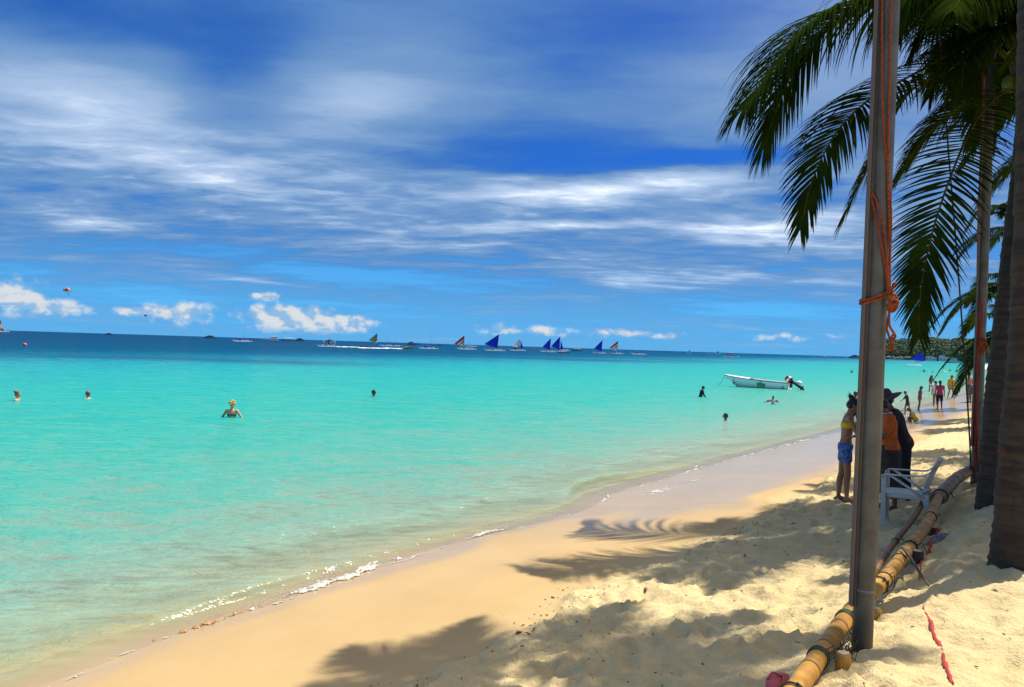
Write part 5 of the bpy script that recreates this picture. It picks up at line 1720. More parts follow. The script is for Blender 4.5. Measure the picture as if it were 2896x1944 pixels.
q = Person(p, face(0.8, 0.5), 1.62, SKIN_T, 'woman in white bikini standing ankle-deep in the shallows', 0.013, lean=6, head=(12, 10), legL=(-4, 2, 2), legR=(8, 10, 2), armL=(20, 10, 40), armR=(10, 14, 60), hands=False, wide=0.95, group='people at the water edge', build=0.92)
q.hair(HAIR_R, 'long'); q.band('bikini_top', cloth('white_swim', (0.78, 0.77, 0.74)), 0.20, 0.25); q.bottoms('bikini_bottom', cloth('white_swim', (0.78, 0.77, 0.74)))
q = Person(stand(2689, 1126, 0.05), face(0.1, -1), 1.62, SKIN_T, 'woman in yellow cardigan over a grey patterned dress walking towards the camera', 0.013, lean=3, head=(16, -10), legL=(14, 10, 1), legR=(-8, 14, 1), armL=(4, 10, 18), armR=(-2, 12, 15), hands=False, group='people at the water edge')
q.hair(HAIR, 'bob'); q.torso('dress', cloth('grey_print', (0.32, 0.30, 0.24), (0.07, 0.07, 0.06), 22), -0.05, 0.30, 0.012, 0.0, 0.2); q.legs('skirt_hem', cloth('grey_print', (0.32, 0.30, 0.24)), 0.45, 0.03)
m = MB()
for s_, nm in ((-1, 'L'), (1, 'R')):
    m.loft([(q.spine(d) + q.R @ Vector((s_ * 0.055 * 1.62, 0, 0)), q.R @ Vector((0.056 * 1.62, 0, 0)), q.R @ Vector((0, b * 1.62, 0))) for d, b in ((-0.06, .092), (0.05, .085), (0.15, .076), (0.25, .080), (0.305, .05))], 12)
    m.capsule(q.j['sh' + nm], q.j['el' + nm], 0.045 * 1.62, 0.036 * 1.62); m.capsule(q.j['el' + nm], q.j['el' + nm].lerp(q.j['wr' + nm], 0.8), 0.036 * 1.62, 0.032 * 1.62)
q.part('cardigan', m, cloth('yellow_knit', (0.62, 0.40, 0.01), (0.50, 0.30, 0.01), 14))
# cut the front of the cardigan open: the dress panel stands proud of it
m = MB(); m.loft([(q.spine(d) + q.R @ Vector((0, 0.052 * 1.62, 0)), q.R @ Vector((0.030 * 1.62, 0, 0)), q.R @ Vector((0, 0.052 * 1.62, 0))) for d in (-0.05, 0.05, 0.15, 0.25)], 12)
q.part('dress_front', m, cloth('grey_print', (0.32, 0.30, 0.24)))
q = Person(stand(2741, 1139, 0.1), face(-0.3, 0.9), 1.78, SKIN_T, 'sunburnt man in dark chequered shorts half hidden behind the second flagpole', 0.013, lean=3, head=(8, 20), legL=(-4, 2, 3), legR=(6, 8, 3), armL=(10, 8, 40), armR=(10, 8, 40), hands=False, group='people at the water edge', wide=1.05)
q.hair(HAIR); q.legs('shorts', cloth('check_cloth', (0.012, 0.014, 0.028), (0.16, 0.17, 0.22), 22), 0.9, 0.020)
p = stand(2590, 1194)
q = Person(p, face(-0.75, 0.65), 1.10, SKIN_D, 'crouching child in bright yellow vest digging at the edge of the wet sand', 0.011, lean=32, head=(20, 0), legL=(105, 125, 10), legR=(105, 125, 10), armL=(40, 10, 25), armR=(45, 10, 20), seat=0.10, hands=False, group='children on the wet sand')
q.hair(HAIR); q.torso('vest', cloth('yellow_vest', (0.78, 0.50, 0.008)), -0.05, 0.30, 0.022, 0.0, 0.05); q.bottoms('shorts', cloth('navy_cloth', (0.014, 0.020, 0.055)), 0.012)
p = stand(2792, 1132, 0.3)
q = Person(p, face(-0.95, -0.3), 1.65, SKIN_T, 'sunbather sitting on the sand under the white parasol, legs stretched left', 0.013, lean=-22, head=(10, 0), legL=(72, 10, 5), legR=(60, 40, 5), armL=(-30, 12, 10), armR=(-30, 12, 10), seat=0.10, hands=False, group='people at the water edge')
q.hair(HAIR); q.legs('shorts', BLACK, 0.5, 0.012)
p = G(2417, 1150, 0.0); p = P(2419, 1142, 27.5); p.z = gz(p.x, p.y)
q = Person(p, face(0.6, 0.8), 1.38, SKIN_D, 'dark-haired boy in the shallows just behind the woman in the yellow bikini', 0.012, hands=False, group='people at the water edge', legL=(-4, 4, 3), legR=(6, 8, 3))
q.hair(HAIR); q.legs('shorts', BLACK, 0.8, 0.014)


# bathers: feet on the sandy floor where it is shallow enough, else swimming
def bather(px, py, top, yaw, H, skin, label, hair, style, **kw):
    """px, py: where the body meets the water; top: pixel of the crown of the head"""
    w = G(px, py, 0.0)
    above = (py - top) / FPX * w.y
    kw.setdefault('voxel', 0.012); kw.setdefault('hands', False)
    q = Person((w.x, w.y, 0), yaw, H, skin, label, group='bathers in the turquoise water', **kw)
    crown = (q.hd + q.Rh @ Vector((0, 0, 0.068 * H))).z
    q.rt.location.z = above - crown
    q.hair(hair, style)
    return q


bather(48, 1133, 1107, face(0.9, 0.2), 1.62, SKIN_F, 'woman with brown hair tied up, shoulder-deep at the left edge of the water', HAIR_R, 'bun', head=(4, 0))
bather(253, 1128, 1107, face(-0.9, 0.3), 1.72, SKIN_F, 'man with fair hair neck-deep in the water, second bather from the left', HAIR_R, 'short', head=(2, 0), lean=6)
q = bather(655, 1180, 1134, face(0.05, 1), 1.66, SKIN_F, 'blonde curly-haired woman seen from behind, chest-deep with elbows out', HAIR_B, 'curly', head=(6, 15), armL=(10, 34, 62), armR=(10, 34, 62), voxel=0.010)
q.band('bikini_band', BLACK, 0.195, 0.222)
bather(1056, 1123, 1103, face(1, -0.1), 1.72, SKIN_D, 'lone man with black hair neck-deep in the middle of the water', HAIR, 'short', head=(2, 0))
q = bather(1980, 1123, 1092, face(1, 0.1), 1.50, SKIN_D, 'boy in black rash guard waist-deep left of the white motorboat', HAIR, 'short', lean=14, head=(8, 0), armL=(22, 10, 25), armR=(26, 10, 30))
q.torso('rash_guard', BLACK, -0.05, 0.315, 0.010, 1.9); q.legs('swim_shorts', BLACK, 0.8, 0.012)
q = bather(2186, 1144, 1120, face(-0.15, 1), 1.10, SKIN_D, 'small child with two red inflatable armbands', HAIR, 'short', armL=(35, 62, 25), armR=(35, 62, 25))
for nm in 'LR':
    a, b = q.j['sh' + nm], q.j['el' + nm]
    MB().capsule(a.lerp(b, 0.40), a.lerp(b, 0.95), 0.062, 0.062).build('armband', mat('red_vinyl', (0.70, 0.05, 0.015), 0.25), q.rt)
q.torso('swim_top', cloth('pale_blue', (0.35, 0.5, 0.6)), 0.0, 0.30, 0.008)
bather(2053, 1191, 1169, face(-0.9, 0.4), 1.60, SKIN_D, 'bather with black hair neck-deep nearest the shore, below the armband child', HAIR, 'short', head=(4, 0))
bather(2409, 1054, 1046, face(0.4, 0.9), 1.60, SKIN_D, 'distant swimmer alone just left of the nearest flagpole', HAIR, 'short')
bather(2613, 1053, 1044, face(0.4, 0.9), 1.65, SKIN_D, 'distant swimmer with raised arms right of the nearest flagpole', HAIR, 'short', armL=(40, 60, 40), armR=(40, 60, 40))
bather(2638, 1054, 1049, face(0.4, 0.9), 1.60, SKIN_D, 'distant swimmer, only the head showing, between the raised-arm swimmer and the yellow float', HAIR, 'short')
bather(2668, 1042, 1037, face(0.4, 0.9), 1.60, SKIN_D, 'farthest swimmer, a dark dot beyond the yellow float', HAIR, 'short')
bather(2687, 1050, 1044, face(0.4, 0.9), 1.60, SKIN_D, 'swimmer directly right of the yellow float', HAIR, 'short')
bather(2706, 1053, 1044, face(0.4, 0.9), 1.65, SKIN_D, 'swimmer with shoulders out, fourth from the yellow float', HAIR, 'short', armL=(30, 50, 40), armR=(30, 50, 40))
bather(2715, 1048, 1043, face(0.4, 0.9), 1.60, SKIN_D, 'swimmer behind the one with shoulders out, nearest the thin guy line', HAIR, 'short')
# yellow float
p = G(2670, 1053, 0.0)
fl = empty('swim_ring', (p.x, p.y, 0.05))
rg = [Vector((0.42 * math.cos(a), 0.36 * math.sin(a), 0)) for a in [i * math.pi / 14 for i in range(29)]]
MB().tube(rg, 0.13, 10, False).build('inflated_tube', mat('yellow_vinyl', (0.80, 0.50, 0.02), 0.3), fl)
MB().capsule((0.50, 0, 0.05), (0.54, 0, 0.10), 0.02, 0.02).build('valve', mat('yellow_vinyl', (0.80, 0.50, 0.02)), fl)
tag(fl, 'yellow inflatable swim ring floating among the distant swimmers', 'swim ring')

# white parasol at the right, behind the trunks
p = stand(2800, 1135, 0.4)
top = P(2806, 1030, p.y)
ps = empty('parasol', p)
hz_ = top.z - p.z
MB().tube([(0, 0, -0.3), (0, 0, hz_ + 0.05)], 0.022, 10).build('parasol_pole', mat('white_paint', (0.7, 0.7, 0.68), 0.5), ps)
vs, fs = [(0, 0, hz_)], []
N = 8
for r_, z_ in ((0.35, 0.07), (0.75, 0.19), (1.08, 0.33), (1.12, 0.46)):
    for i in range(N * 2):
        a = math.pi * i / N
        sag = 0.96 if i % 2 else 1.0
        vs.append((r_ * sag * math.cos(a), r_ * sag * math.sin(a), hz_ - z_ - (0.02 if i % 2 else 0)))
for i in range(N * 2):
    i2 = (i + 1) % (N * 2)
    fs.append((0, 1 + i, 1 + i2))
    for q_ in range(3): fs.append((1 + q_ * 16 + i, 17 + q_ * 16 + i, 17 + q_ * 16 + i2, 1 + q_ * 16 + i2))
MB().add(vs, fs).build('canopy', mat('parasol_cloth', (0.82, 0.81, 0.79), 0.8, translucent=0.3), ps, False)
for i in range(N):
    a = 2 * math.pi * i / N
    MB().tube([(0, 0, hz_ - 0.03), (1.08 * math.cos(a), 1.08 * math.sin(a), hz_ - 0.35)], 0.008, 5).build('rib', mat('white_paint', (0.7, 0.7, 0.68)), ps)
tag(ps, 'white beach parasol behind the palm trunks', 'parasol')

# ------------------------------------------------------------------ white motorboat
GLOSS_W = mat('white_gelcoat', (0.84, 0.85, 0.82), 0.3, col2=(0.78, 0.80, 0.76), scale=3)


def hull_mesh(L, B, dep, fb, sheer, rake=0.35, n=17, transom=0.82, fine=2.2):
    """lofted hull; bow at -x, stern at +x; returns MB with open top"""
    vs, fs = [], []
    prof = [(0.0, -1.0), (0.30, -0.82), (0.68, -0.45), (0.90, 0.05), (0.97, 0.55), (1.0, 1.0)]
    m_ = len(prof)
    for i in range(n):
        u = i / (n - 1)
        b = B / 2 * min(1.0, (1 - (1 - min(1, u / 0.62)) ** fine)) * (1 - (1 - transom) * max(0, (u - 0.55) / 0.45) ** 2)
        b = max(b, 0.006 * B)
        top = fb + sheer * (1 - u) ** 2.2
        keel = -dep * min(1.0, (u / 0.30) ** 0.7 if u > 0 else 0) + (top * 0.55 * (1 - min(1, u / 0.22)) ** 2)
        row = []
        for y, z in prof:
            zz = keel + (top - keel) * (z + 1) / 2
            x = -L / 2 + L * u - rake * (1 - u) ** 3 * (z + 1) / 2
            row.append((x, b * y, zz))
        vs += [(x, -y, z) for x, y, z in row[::-1]] + row[1:]
    c = 2 * m_ - 1
    for i in range(n - 1):
        for j in range(c - 1):
            fs.append((i * c + j, i * c + j + 1, (i + 1) * c + j + 1, (i + 1) * c + j))
    fs.append(tuple((n - 1) * c + j for j in range(c - 1, -1, -1)))
    return vs, fs, c, n


def motorboat():
    w = G(2140, 1097, 0.0)
    L = 168 / FPX * w.y
    # the boat lies broadside, bow left, seen slightly from astern
    rt = empty('motorboat', (w.x + 0.22, w.y, 0), math.radians(-14 - 17))
    rt.rotation_euler = (0, math.radians(2.0), math.radians(-31))
    Lb = L / math.cos(math.radians(14)) * 0.96
    B, dep, fb, sheer = 1.75, 0.30, 0.56, 0.20
    vs, fs, c, n = hull_mesh(Lb, B, dep, fb, sheer, 0.45, 25)
    hl = MB().add(vs, fs).build('hull', GLOSS_W, rt)
    # rub rail and inner deck
    for e, sd in ((0, -1), (c - 1, 1)):
        pts = [Vector(vs[i * c + e]) for i in range(n)]
        MB().tube(pts, 0.028, 6).build('rub_rail', mat('dark_rail', (0.05, 0.045, 0.045), 0.5), hl)
        inner = [p + Vector((0.06, -sd * 0.16 * min(1, i / 5), 0.02)) for i, p in enumerate(pts)]
        v2 = [p + Vector((0, 0, 0.03)) for p in pts] + inner + [q_ - Vector((0, 0, 0.30)) for q_ in inner]
        f2 = []
        for i in range(n - 1): f2 += [(i, i + 1, n + i + 1, n + i), (n + i, n + i + 1, 2 * n + i + 1, 2 * n + i)]
        MB().add(v2, f2).build('gunwale', GLOSS_W, rt)
    # foredeck and floor
    k2 = 10
    v2, f2 = [], []
    for i in range(k2):
        a, b = Vector(vs[i * c]), Vector(vs[i * c + c - 1])
        for j in range(5):
            q_ = a.lerp(b, j / 4); q_.z += 0.035 + 0.06 * math.sin(math.pi * j / 4)
            v2.append(q_)
    for i in range(k2 - 1):
        for j in range(4): f2.append((i * 5 + j, i * 5 + j + 1, (i + 1) * 5 + j + 1, (i + 1) * 5 + j))
    MB().add(v2, f2).build('foredeck', GLOSS_W, rt)
    MB().box((Lb * 0.17, 0, 0.16), (Lb * 0.62, B * 0.72, 0.03)).build('cockpit_floor', mat('grey_deck', (0.4, 0.4, 0.38), 0.7), rt, False)
    for x in (0.02, 0.26): MB().box((Lb * x, 0, 0.42), (0.32, B * 0.82, 0.05), None, 0.01).build('thwart', GLOSS_W, rt)
    # chine strakes
    for s_ in (-1, 1):
        pts = [Vector(vs[i * c + (3 if s_ < 0 else c - 4)]) + Vector((0, s_ * 0.012, 0)) for i in range(4, n)]
        MB().tube(pts, 0.018, 5).build('chine_strake', GLOSS_W, hl)
    # green name patch with crest above, emblem near the stern (lettering too small to read)
    def on_side(u, h, s_=-1):
        x = u * (n - 1); i = int(x); f = x - i
        idx = [0, 1, 2, 3, 4, 5] if s_ < 0 else [c - 1, c - 2, c - 3, c - 4, c - 5, c - 6]
        y = h * 5; j = int(y); g = y - j
        p00, p01 = Vector(vs[i * c + idx[j]]), Vector(vs[i * c + idx[min(5, j + 1)]])
        p10, p11 = Vector(vs[min(n - 1, i + 1) * c + idx[j]]), Vector(vs[min(n - 1, i + 1) * c + idx[min(5, j + 1)]])
        return p00.lerp(p01, g).lerp(p10.lerp(p11, g), f) + Vector((0, s_ * 0.012, 0))

    def patch(name, u0, u1, h0, h1, material, off=0.0):
        v2 = []
        for i in range(7):
            for j in range(3): v2.append(on_side(u0 + (u1 - u0) * i / 6, h0 + (h1 - h0) * j / 2) + Vector((0, -off, 0)))
        f2 = [(i * 3 + j, i * 3 + j + 1, (i + 1) * 3 + j + 1, (i + 1) * 3 + j) for i in range(6) for j in range(2)]
        o_ = MB().add(v2, f2).build(name, material, hl)
        return o_
    gr = mat('green_sign', (0.02, 0.16, 0.05), 0.5, var=0.3, scale=9)
    patch('name_patch', 0.50, 0.635, 0.18, 0.46, gr)
    patch('name_patch_field', 0.515, 0.62, 0.22, 0.40, mat('green_sign_light', (0.05, 0.26, 0.08), 0.5, col2=(0.12, 0.36, 0.14), scale=16), 0.006)
    patch('crest', 0.545, 0.585, 0.06, 0.17, mat('crest_green', (0.22, 0.40, 0.24), 0.5))
    patch('stern_emblem', 0.895, 0.925, 0.26, 0.52, mat('emblem_dark', (0.12, 0.14, 0.12), 0.5))
    patch('stern_emblem_centre', 0.902, 0.918, 0.31, 0.45, mat('emblem_pale', (0.5, 0.52, 0.48), 0.5), 0.006)
    # outboard engine, tilted up
    tilt = Matrix.Rotation(math.radians(-58), 3, 'Y')
    o0 = Vector((Lb / 2 + 0.12, 0, 0.66))
    BK = mat('black_engine', (0.015, 0.016, 0.018), 0.35)

    def T(x, y, z): return o0 + tilt @ Vector((x, y, z))
    cw = MB()
    cw.loft([(T(0.0, 0, z), tilt @ Vector((a, 0, 0)), tilt @ Vector((0, b, 0))) for z, a, b in ((0.08, .20, .14), (0.16, .26, .18), (0.36, .27, .185), (0.50, .23, .16), (0.58, .13, .10))], 18)
    co = cw.build('engine_cowl', BK, rt)
    for z0, z1, nm, mt_ in ((0.18, 0.26, 'red_stripe', mat('red_gloss', (0.55, 0.02, 0.015), 0.3)), (0.27, 0.40, 'white_stripe', GLOSS_W), (0.41, 0.47, 'red_stripe', mat('red_gloss', (0.55, 0.02, 0.015)))):
        zz0, zz1 = [(z, float(np.interp(z, [.08, .16, .36, .5, .58], [.20, .26, .27, .23, .13])), float(np.interp(z, [.08, .16, .36, .5, .58], [.14, .18, .185, .16, .10]))) for z in (z0, z1)]
        MB().loft([(T(0, 0, z), tilt @ Vector((a + 0.006, 0, 0)), tilt @ Vector((0, b + 0.006, 0))) for z, a, b in (zz0, zz1)], 18, False).build(nm, mt_, co)
    MB().loft([(T(0.02, 0, z), tilt @ Vector((a, 0, 0)), tilt @ Vector((0, b, 0))) for z, a, b in ((0.10, .13, .09), (-0.2, .11, .06), (-0.62, .10, .045), (-0.80, .09, .04))], 14).build('drive_leg', BK, rt)
    MB().capsule(T(-0.20, 0, -0.84), T(0.16, 0, -0.84), 0.055, 0.07).build('gear_case', BK, rt)
    MB().box(T(0.04, 0, -0.66), (0.34, 0.24, 0.02), tilt).build('cavitation_plate', BK, rt, False)
    MB().prism([(-0.05, 0), (0.12, 0), (0.05, -0.22), (-0.02, -0.2)], 0.02, T(0, 0, -0.88), tilt @ Vector((1, 0, 0)), tilt @ Vector((0, 0, 1))).build('skeg', BK, rt, False)
    for q_ in range(3):
        a = q_ * 2.094
        d = tilt @ Vector((0, math.cos(a), math.sin(a)))
        MB().loft([(T(0.20, 0, -0.84) + d * 0.03, d * 0.02, tilt @ Vector((0.03, 0.0, 0))), (T(0.21, 0, -0.84) + d * 0.10, tilt @ Vector((0.0, 0.05 * -math.sin(a), 0.05 * math.cos(a))), tilt @ Vector((0.02, 0, 0))), (T(0.21, 0, -0.84) + d * 0.17, tilt @ Vector((0, 0.02 * -math.sin(a), 0.02 * math.cos(a))), tilt @ Vector((0.01, 0, 0)))], 8).build('propeller_blade', mat('steel', (0.35, 0.36, 0.37), 0.35, 0.9), rt)
    MB().box((Lb / 2 + 0.06, 0, 0.42), (0.16, 0.26, 0.42), None, 0.02).build('mount_bracket', BK, rt)
    MB().capsule((Lb / 2 - 0.05, 0.0, 0.72), (Lb / 2 - 0.42, -0.1, 0.92), 0.03, 0.025).build('tiller', BK, rt)
    MB().ellipsoid((Lb / 2 + 0.55, 0.35, 0.62), (0.22, 0.2, 0.16)).build('white_buoy', GLOSS_W, rt)
    # short fender hanging under the bow
    bw = Vector(vs[c * 3 + 0])
    MB().tube([bw + Vector((0.1, -0.05, 0)), bw + Vector((0.1, -0.06, -0.45))], 0.012, 5).capsule(bw + Vector((0.1, -0.06, -0.45)), bw + Vector((0.1, -0.06, -0.55)), 0.05, 0.05).build('bow_fender', BK, rt)
    tag(rt, 'open white motorboat with tilted outboard engine and green patch on its side', 'motorboat')
    # mooring line
    bowp = rt.matrix_basis @ Vector(vs[0])
    e = G(2016, 1089, -0.05)
    mb = MB().tube(spline([bowp, bowp.lerp(e, 0.3) - Vector((0, 0, 0.28)), bowp.lerp(e, 0.65) - Vector((0, 0, 0.36)), e], 24), 0.018, 5)
    tag(mb.build('mooring_rope', mat('grey_rope', (0.25, 0.25, 0.22), 0.8)), 'thin mooring rope running from the white motorboat bow into the water', 'rope')


motorboat()

# ------------------------------------------------------------------ boats out on the water
BLUE_S = mat('blue_sail', (0.006, 0.022, 0.40), 0.7, col2=(0.008, 0.03, 0.47), scale=0.4, translucent=0.3)
WHITE_S = mat('pale_sail', (0.55, 0.60, 0.58), 0.7, translucent=0.35)
GREEN_S = mat('green_sail', (0.05, 0.28, 0.12), 0.7, translucent=0.3)
RED_S = mat('red_sail', (0.34, 0.055, 0.04), 0.7, translucent=0.3)
BROWN_S = mat('brown_sail', (0.26, 0.17, 0.10), 0.7, translucent=0.3)
OLIVE_S = mat('olive_sail', (0.20, 0.18, 0.09), 0.7, translucent=0.3)
HULL_W = mat('white_hull', (0.76, 0.76, 0.74), 0.4)
HULL_B = mat('brown_hull', (0.12, 0.07, 0.04), 0.6)
HULL_K = mat('dark_hull', (0.035, 0.035, 0.04), 0.5)
HULL_Y = mat('yellow_hull', (0.55, 0.42, 0.03), 0.4)
HULL_R = mat('red_hull', (0.50, 0.06, 0.02), 0.4)
MAST = mat('mast_wood', (0.12, 0.10, 0.08), 0.6)
WAKE_M = mat('wake_foam', (0.80, 0.83, 0.85), 0.6)
COVER = mat('blue_cover', (0.006, 0.025, 0.36), 0.7)
DARKP = mat('dark_pane', (0.03, 0.04, 0.05))
SAILGRP = 'outrigger sailboats offshore'
BOATGRP = 'boats on the horizon'


def boat_at(px, py, far=1600.0):
    d = ray(px, py)
    if d.z < -1e-5: w = G(px, py, 0.0)
    else: w = P(px, py, far)
    if w.y > far or w.y < 0:
        w = P(px, py, far)
    w.z = 0.0
    return w, w.y / FPX


def sail_mesh(a, b, c, belly, n=7):
    """triangle a-b-c with a curved belly"""
    a, b, c = Vector(a), Vector(b), Vector(c)
    vs, fs, idx = [], [], {}
    for i in range(n + 1):
        for j in range(n + 1 - i):
            u, v = i / n, j / n; w_ = 1 - u - v
            p = a * w_ + b * u + c * v
            p = p + Vector((0, -belly * 27 * u * v * max(0, w_) - belly * 1.5 * (u * w_ + v * w_ + u * v), 0))
            idx[i, j] = len(vs); vs.append(p)
    for i in range(n):
        for j in range(n - i):
            fs.append((idx[i, j], idx[i + 1, j], idx[i, j + 1]))
            if i + j < n - 1: fs.append((idx[i + 1, j], idx[i + 1, j + 1], idx[i, j + 1]))
    return vs, fs


def outrigger_boat(rt, L, hull_m, float_m=None, beams=3, span=None):
    float_m = float_m or hull_m
    span = span or L * 0.22
    vs, fs, c, n = hull_mesh(L, L * 0.085, L * 0.02, L * 0.05, L * 0.05, L * 0.04, 13, 0.35, 1.8)
    MB().add(vs, fs).build('hull', hull_m, rt)
    # deck and bench
    MB().box((0.02 * L, 0, L * 0.055), (L * 0.42, L * 0.08, L * 0.022), None, L * 0.004).build('deck_house', hull_m, rt)
    for s_ in (-1, 1):
        f = MB().tube(spline([(-L * 0.46, s_ * span, L * 0.028), (-L * 0.30, s_ * span, L * 0.006), (L * 0.25, s_ * span, L * 0.006), (L * 0.46, s_ * span, L * 0.022)], 16), L * 0.011, 8)
        f.build('outrigger', float_m, rt)
    for q in range(beams):
        x = L * (-0.26 + 0.52 * q / (beams - 1))
        MB().tube(spline([(x, -span, L * 0.008), (x, -span * 0.72, L * 0.066), (x, 0, L * 0.085), (x, span * 0.72, L * 0.066), (x, span, L * 0.008)], 15), L * 0.0075, 6).build('outrigger_arm', float_m, rt)


def sailboat(px, py, hull_px, tri, cols, label, hull_m=HULL_W, jib=None, jib_m=BLUE_S, mast_px=None, furled=False, cover_m=COVER, shift=0.0, belly=0.05):
    """tri: sail corners in photo pixels relative to (px, py): head, tack, clew. cols: panels from the leech inwards"""
    w, m = boat_at(px, py)
    rt = empty('outrigger_sailboat', w, -math.atan2(w.x, w.y))
    L = hull_px * m
    outrigger_boat(rt, L, hull_m)

    def X(p): return Vector((p[0] * m, 0, -p[1] * m))
    if tri:
        hd, tk, cl = [X(p) for p in tri]
        mast_top = hd; mast_foot = Vector((tk.x, 0, L * 0.03))
        bel = belly * (hd - cl).length
        if len(cols) == 1:
            v, f = sail_mesh(hd, cl, tk, bel)
            MB().add(v, f).build('sail', cols[0], rt)
        else:                                     # diagonal bands parallel to the leech (head to clew)
            k0 = len(cols)
            for q, mt_ in enumerate(cols):
                f0, f1 = q / k0, (q + 1) / k0
                a0, a1 = hd.lerp(tk, f0), hd.lerp(tk, f1); b0, b1 = cl.lerp(tk, f0), cl.lerp(tk, f1)
                vv, ff = [], []
                for i in range(7):
                    for A, B in ((a0, b0), (a1, b1)):
                        p_ = A.lerp(B, i / 6); p_.y -= bel * math.sin(math.pi * i / 6); vv.append(p_)
                for i in range(6): ff.append((2 * i, 2 * i + 1, 2 * i + 3, 2 * i + 2))
                MB().add(vv, ff).build('sail_panel', mt_, rt)
        MB().tube([mast_foot + Vector((0, 0.05, 0)), mast_top + Vector((0, 0.05, 0.15))], [L * 0.006, L * 0.004], 6).build('mast', MAST, rt)
        MB().tube([tk + Vector((0.1, 0.03, 0)), cl + Vector((-0.1, 0.03, 0))], L * 0.004, 5).build('boom', MAST, rt)
    else:
        mt_ = X(mast_px)
        MB().tube([Vector((mt_.x * 0.98, 0, L * 0.03)), mt_], [L * 0.006, L * 0.003], 6).build('mast', MAST, rt)
        mast_top = mt_
    MB().tube([mast_top, Vector((L * 0.40, 0, L * 0.05))], L * 0.0018, 4).build('forestay', MAST, rt)
    if jib:
        v, f = sail_mesh(X(jib[0]), X(jib[1]), X(jib[2]), 0.04 * L, 5)
        MB().add(v, f).build('jib', jib_m, rt)
    if furled:
        MB().tube(spline([(-L * 0.32, 0, L * 0.11), (-L * 0.12, 0, L * 0.125), (L * 0.04, 0, L * 0.115)], 9), [L * 0.012, L * 0.024, L * 0.03, L * 0.034, L * 0.034, L * 0.032, L * 0.028, L * 0.022, L * 0.012], 8).build('furled_sail', cover_m, rt)
    tag(rt, label, 'sailboat', SAILGRP)
    return rt


def canopy_boat(px, py, wpx, hpx, label, hull_m=HULL_K, roof_m=None, dome=True, posts=True, oar=False):
    w, m = boat_at(px, py)
    rt = empty('canopy_boat', w, -math.atan2(w.x, w.y))
    L = wpx * m; Ht = hpx * m
    vs, fs, c, n = hull_mesh(L, L * 0.22, L * 0.03, max(Ht * 0.22, L * 0.03), L * 0.05, L * 0.05, 11, 0.7, 2)
    MB().add(vs, fs).build('hull', hull_m, rt)
    roof_m = roof_m or mat('thatch', (0.05, 0.042, 0.03), 0.9, var=0.4, scale=1.5)
    z0, z1 = Ht * 0.25, Ht * (0.55 if dome else 0.78)
    if dome:
        mb = MB()
        for q in range(9):
            a = -1 + 2 * q / 8
            mb.ellipsoid((a * L * 0.26, rnd.uniform(-.1, .1) * L * 0.2, z1 + Ht * 0.16 * (1 - a * a)), (L * 0.11, L * 0.12, Ht * 0.24 * (1.15 - 0.5 * abs(a))), None, 8, 6)
        mb.build('canopy', roof_m, rt, False)
    else:
        MB().loft([(Vector((x * L, 0, z1 + Ht * 0.12 * (1 - (x / 0.36) ** 2))), Vector((0, L * 0.11, 0)), Vector((0, 0, Ht * 0.07))) for x in (-0.36, -0.2, 0, 0.2, 0.36)], 10).build('canopy', roof_m, rt)
    if posts:
        for x in (-0.28, 0.0, 0.28):
            for s_ in (-1, 1): MB().tube([(x * L, s_ * L * 0.09, z0 * 0.6), (x * L, s_ * L * 0.09, z1)], L * 0.008, 5).build('canopy_post', MAST, rt)
    for s_ in (-1, 1): MB().tube(spline([(-L * 0.5, s_ * L * 0.24, L * 0.03), (0, s_ * L * 0.24, L * 0.004), (L * 0.5, s_ * L * 0.24, L * 0.03)], 9), L * 0.010, 6).build('outrigger', hull_m, rt)
    tag(rt, label, 'boat', BOATGRP)
    return rt


def yacht(px, py, wpx, hpx, label, hull_m=HULL_W, decks=2, rails=True, bow=-1, roof=None):
    w, m = boat_at(px, py)
    rt = empty('motor_yacht', w, -math.atan2(w.x, w.y) + (0 if bow < 0 else math.pi))
    L = wpx * m; Ht = hpx * m
    vs, fs, c, n = hull_mesh(L, L * 0.26, L * 0.03, Ht * 0.22, Ht * 0.16, L * 0.08, 13, 0.85, 2.2)
    MB().add(vs, fs).build('hull', hull_m, rt)
    z = Ht * 0.20
    for q in range(decks):
        f = 1 - 0.28 * q
        hh = Ht * (0.26 if decks > 1 else 0.4)
        x0 = L * (0.06 + 0.05 * q)
        MB().prism([(-L * 0.30 * f, 0), (L * 0.34 * f, 0), (L * 0.32 * f, hh), (-L * 0.20 * f, hh)], L * 0.2 * f, (x0, 0, z), (1, 0, 0), (0, 0, 1)).build('cabin', hull_m, rt, False)
        for k2 in range(3):
            MB().box((x0 + L * f * (-0.14 + 0.16 * k2), -L * 0.101 * f, z + hh * 0.58), (L * 0.11 * f, L * 0.004, hh * 0.40)).build('window', DARKP, rt, False)
        MB().box((x0 + L * 0.02, 0, z + hh + Ht * 0.012), (L * 0.60 * f, L * 0.22 * f, Ht * 0.024)).build('deck_roof', roof or hull_m, rt, False)
        z += hh + Ht * 0.024
    if rails:
        for x in (-0.12, 0.10, 0.26): MB().tube([(L * x, 0, z - Ht * 0.05), (L * x, 0, Ht)], L * 0.005, 5).build('antenna', hull_m, rt)
        MB().tube([(L * -0.12, 0, z + Ht * 0.10), (L * 0.26, 0, z + Ht * 0.10)], L * 0.005, 5).build('top_rail', hull_m, rt)
    tag(rt, label, 'boat', BOATGRP)
    return rt


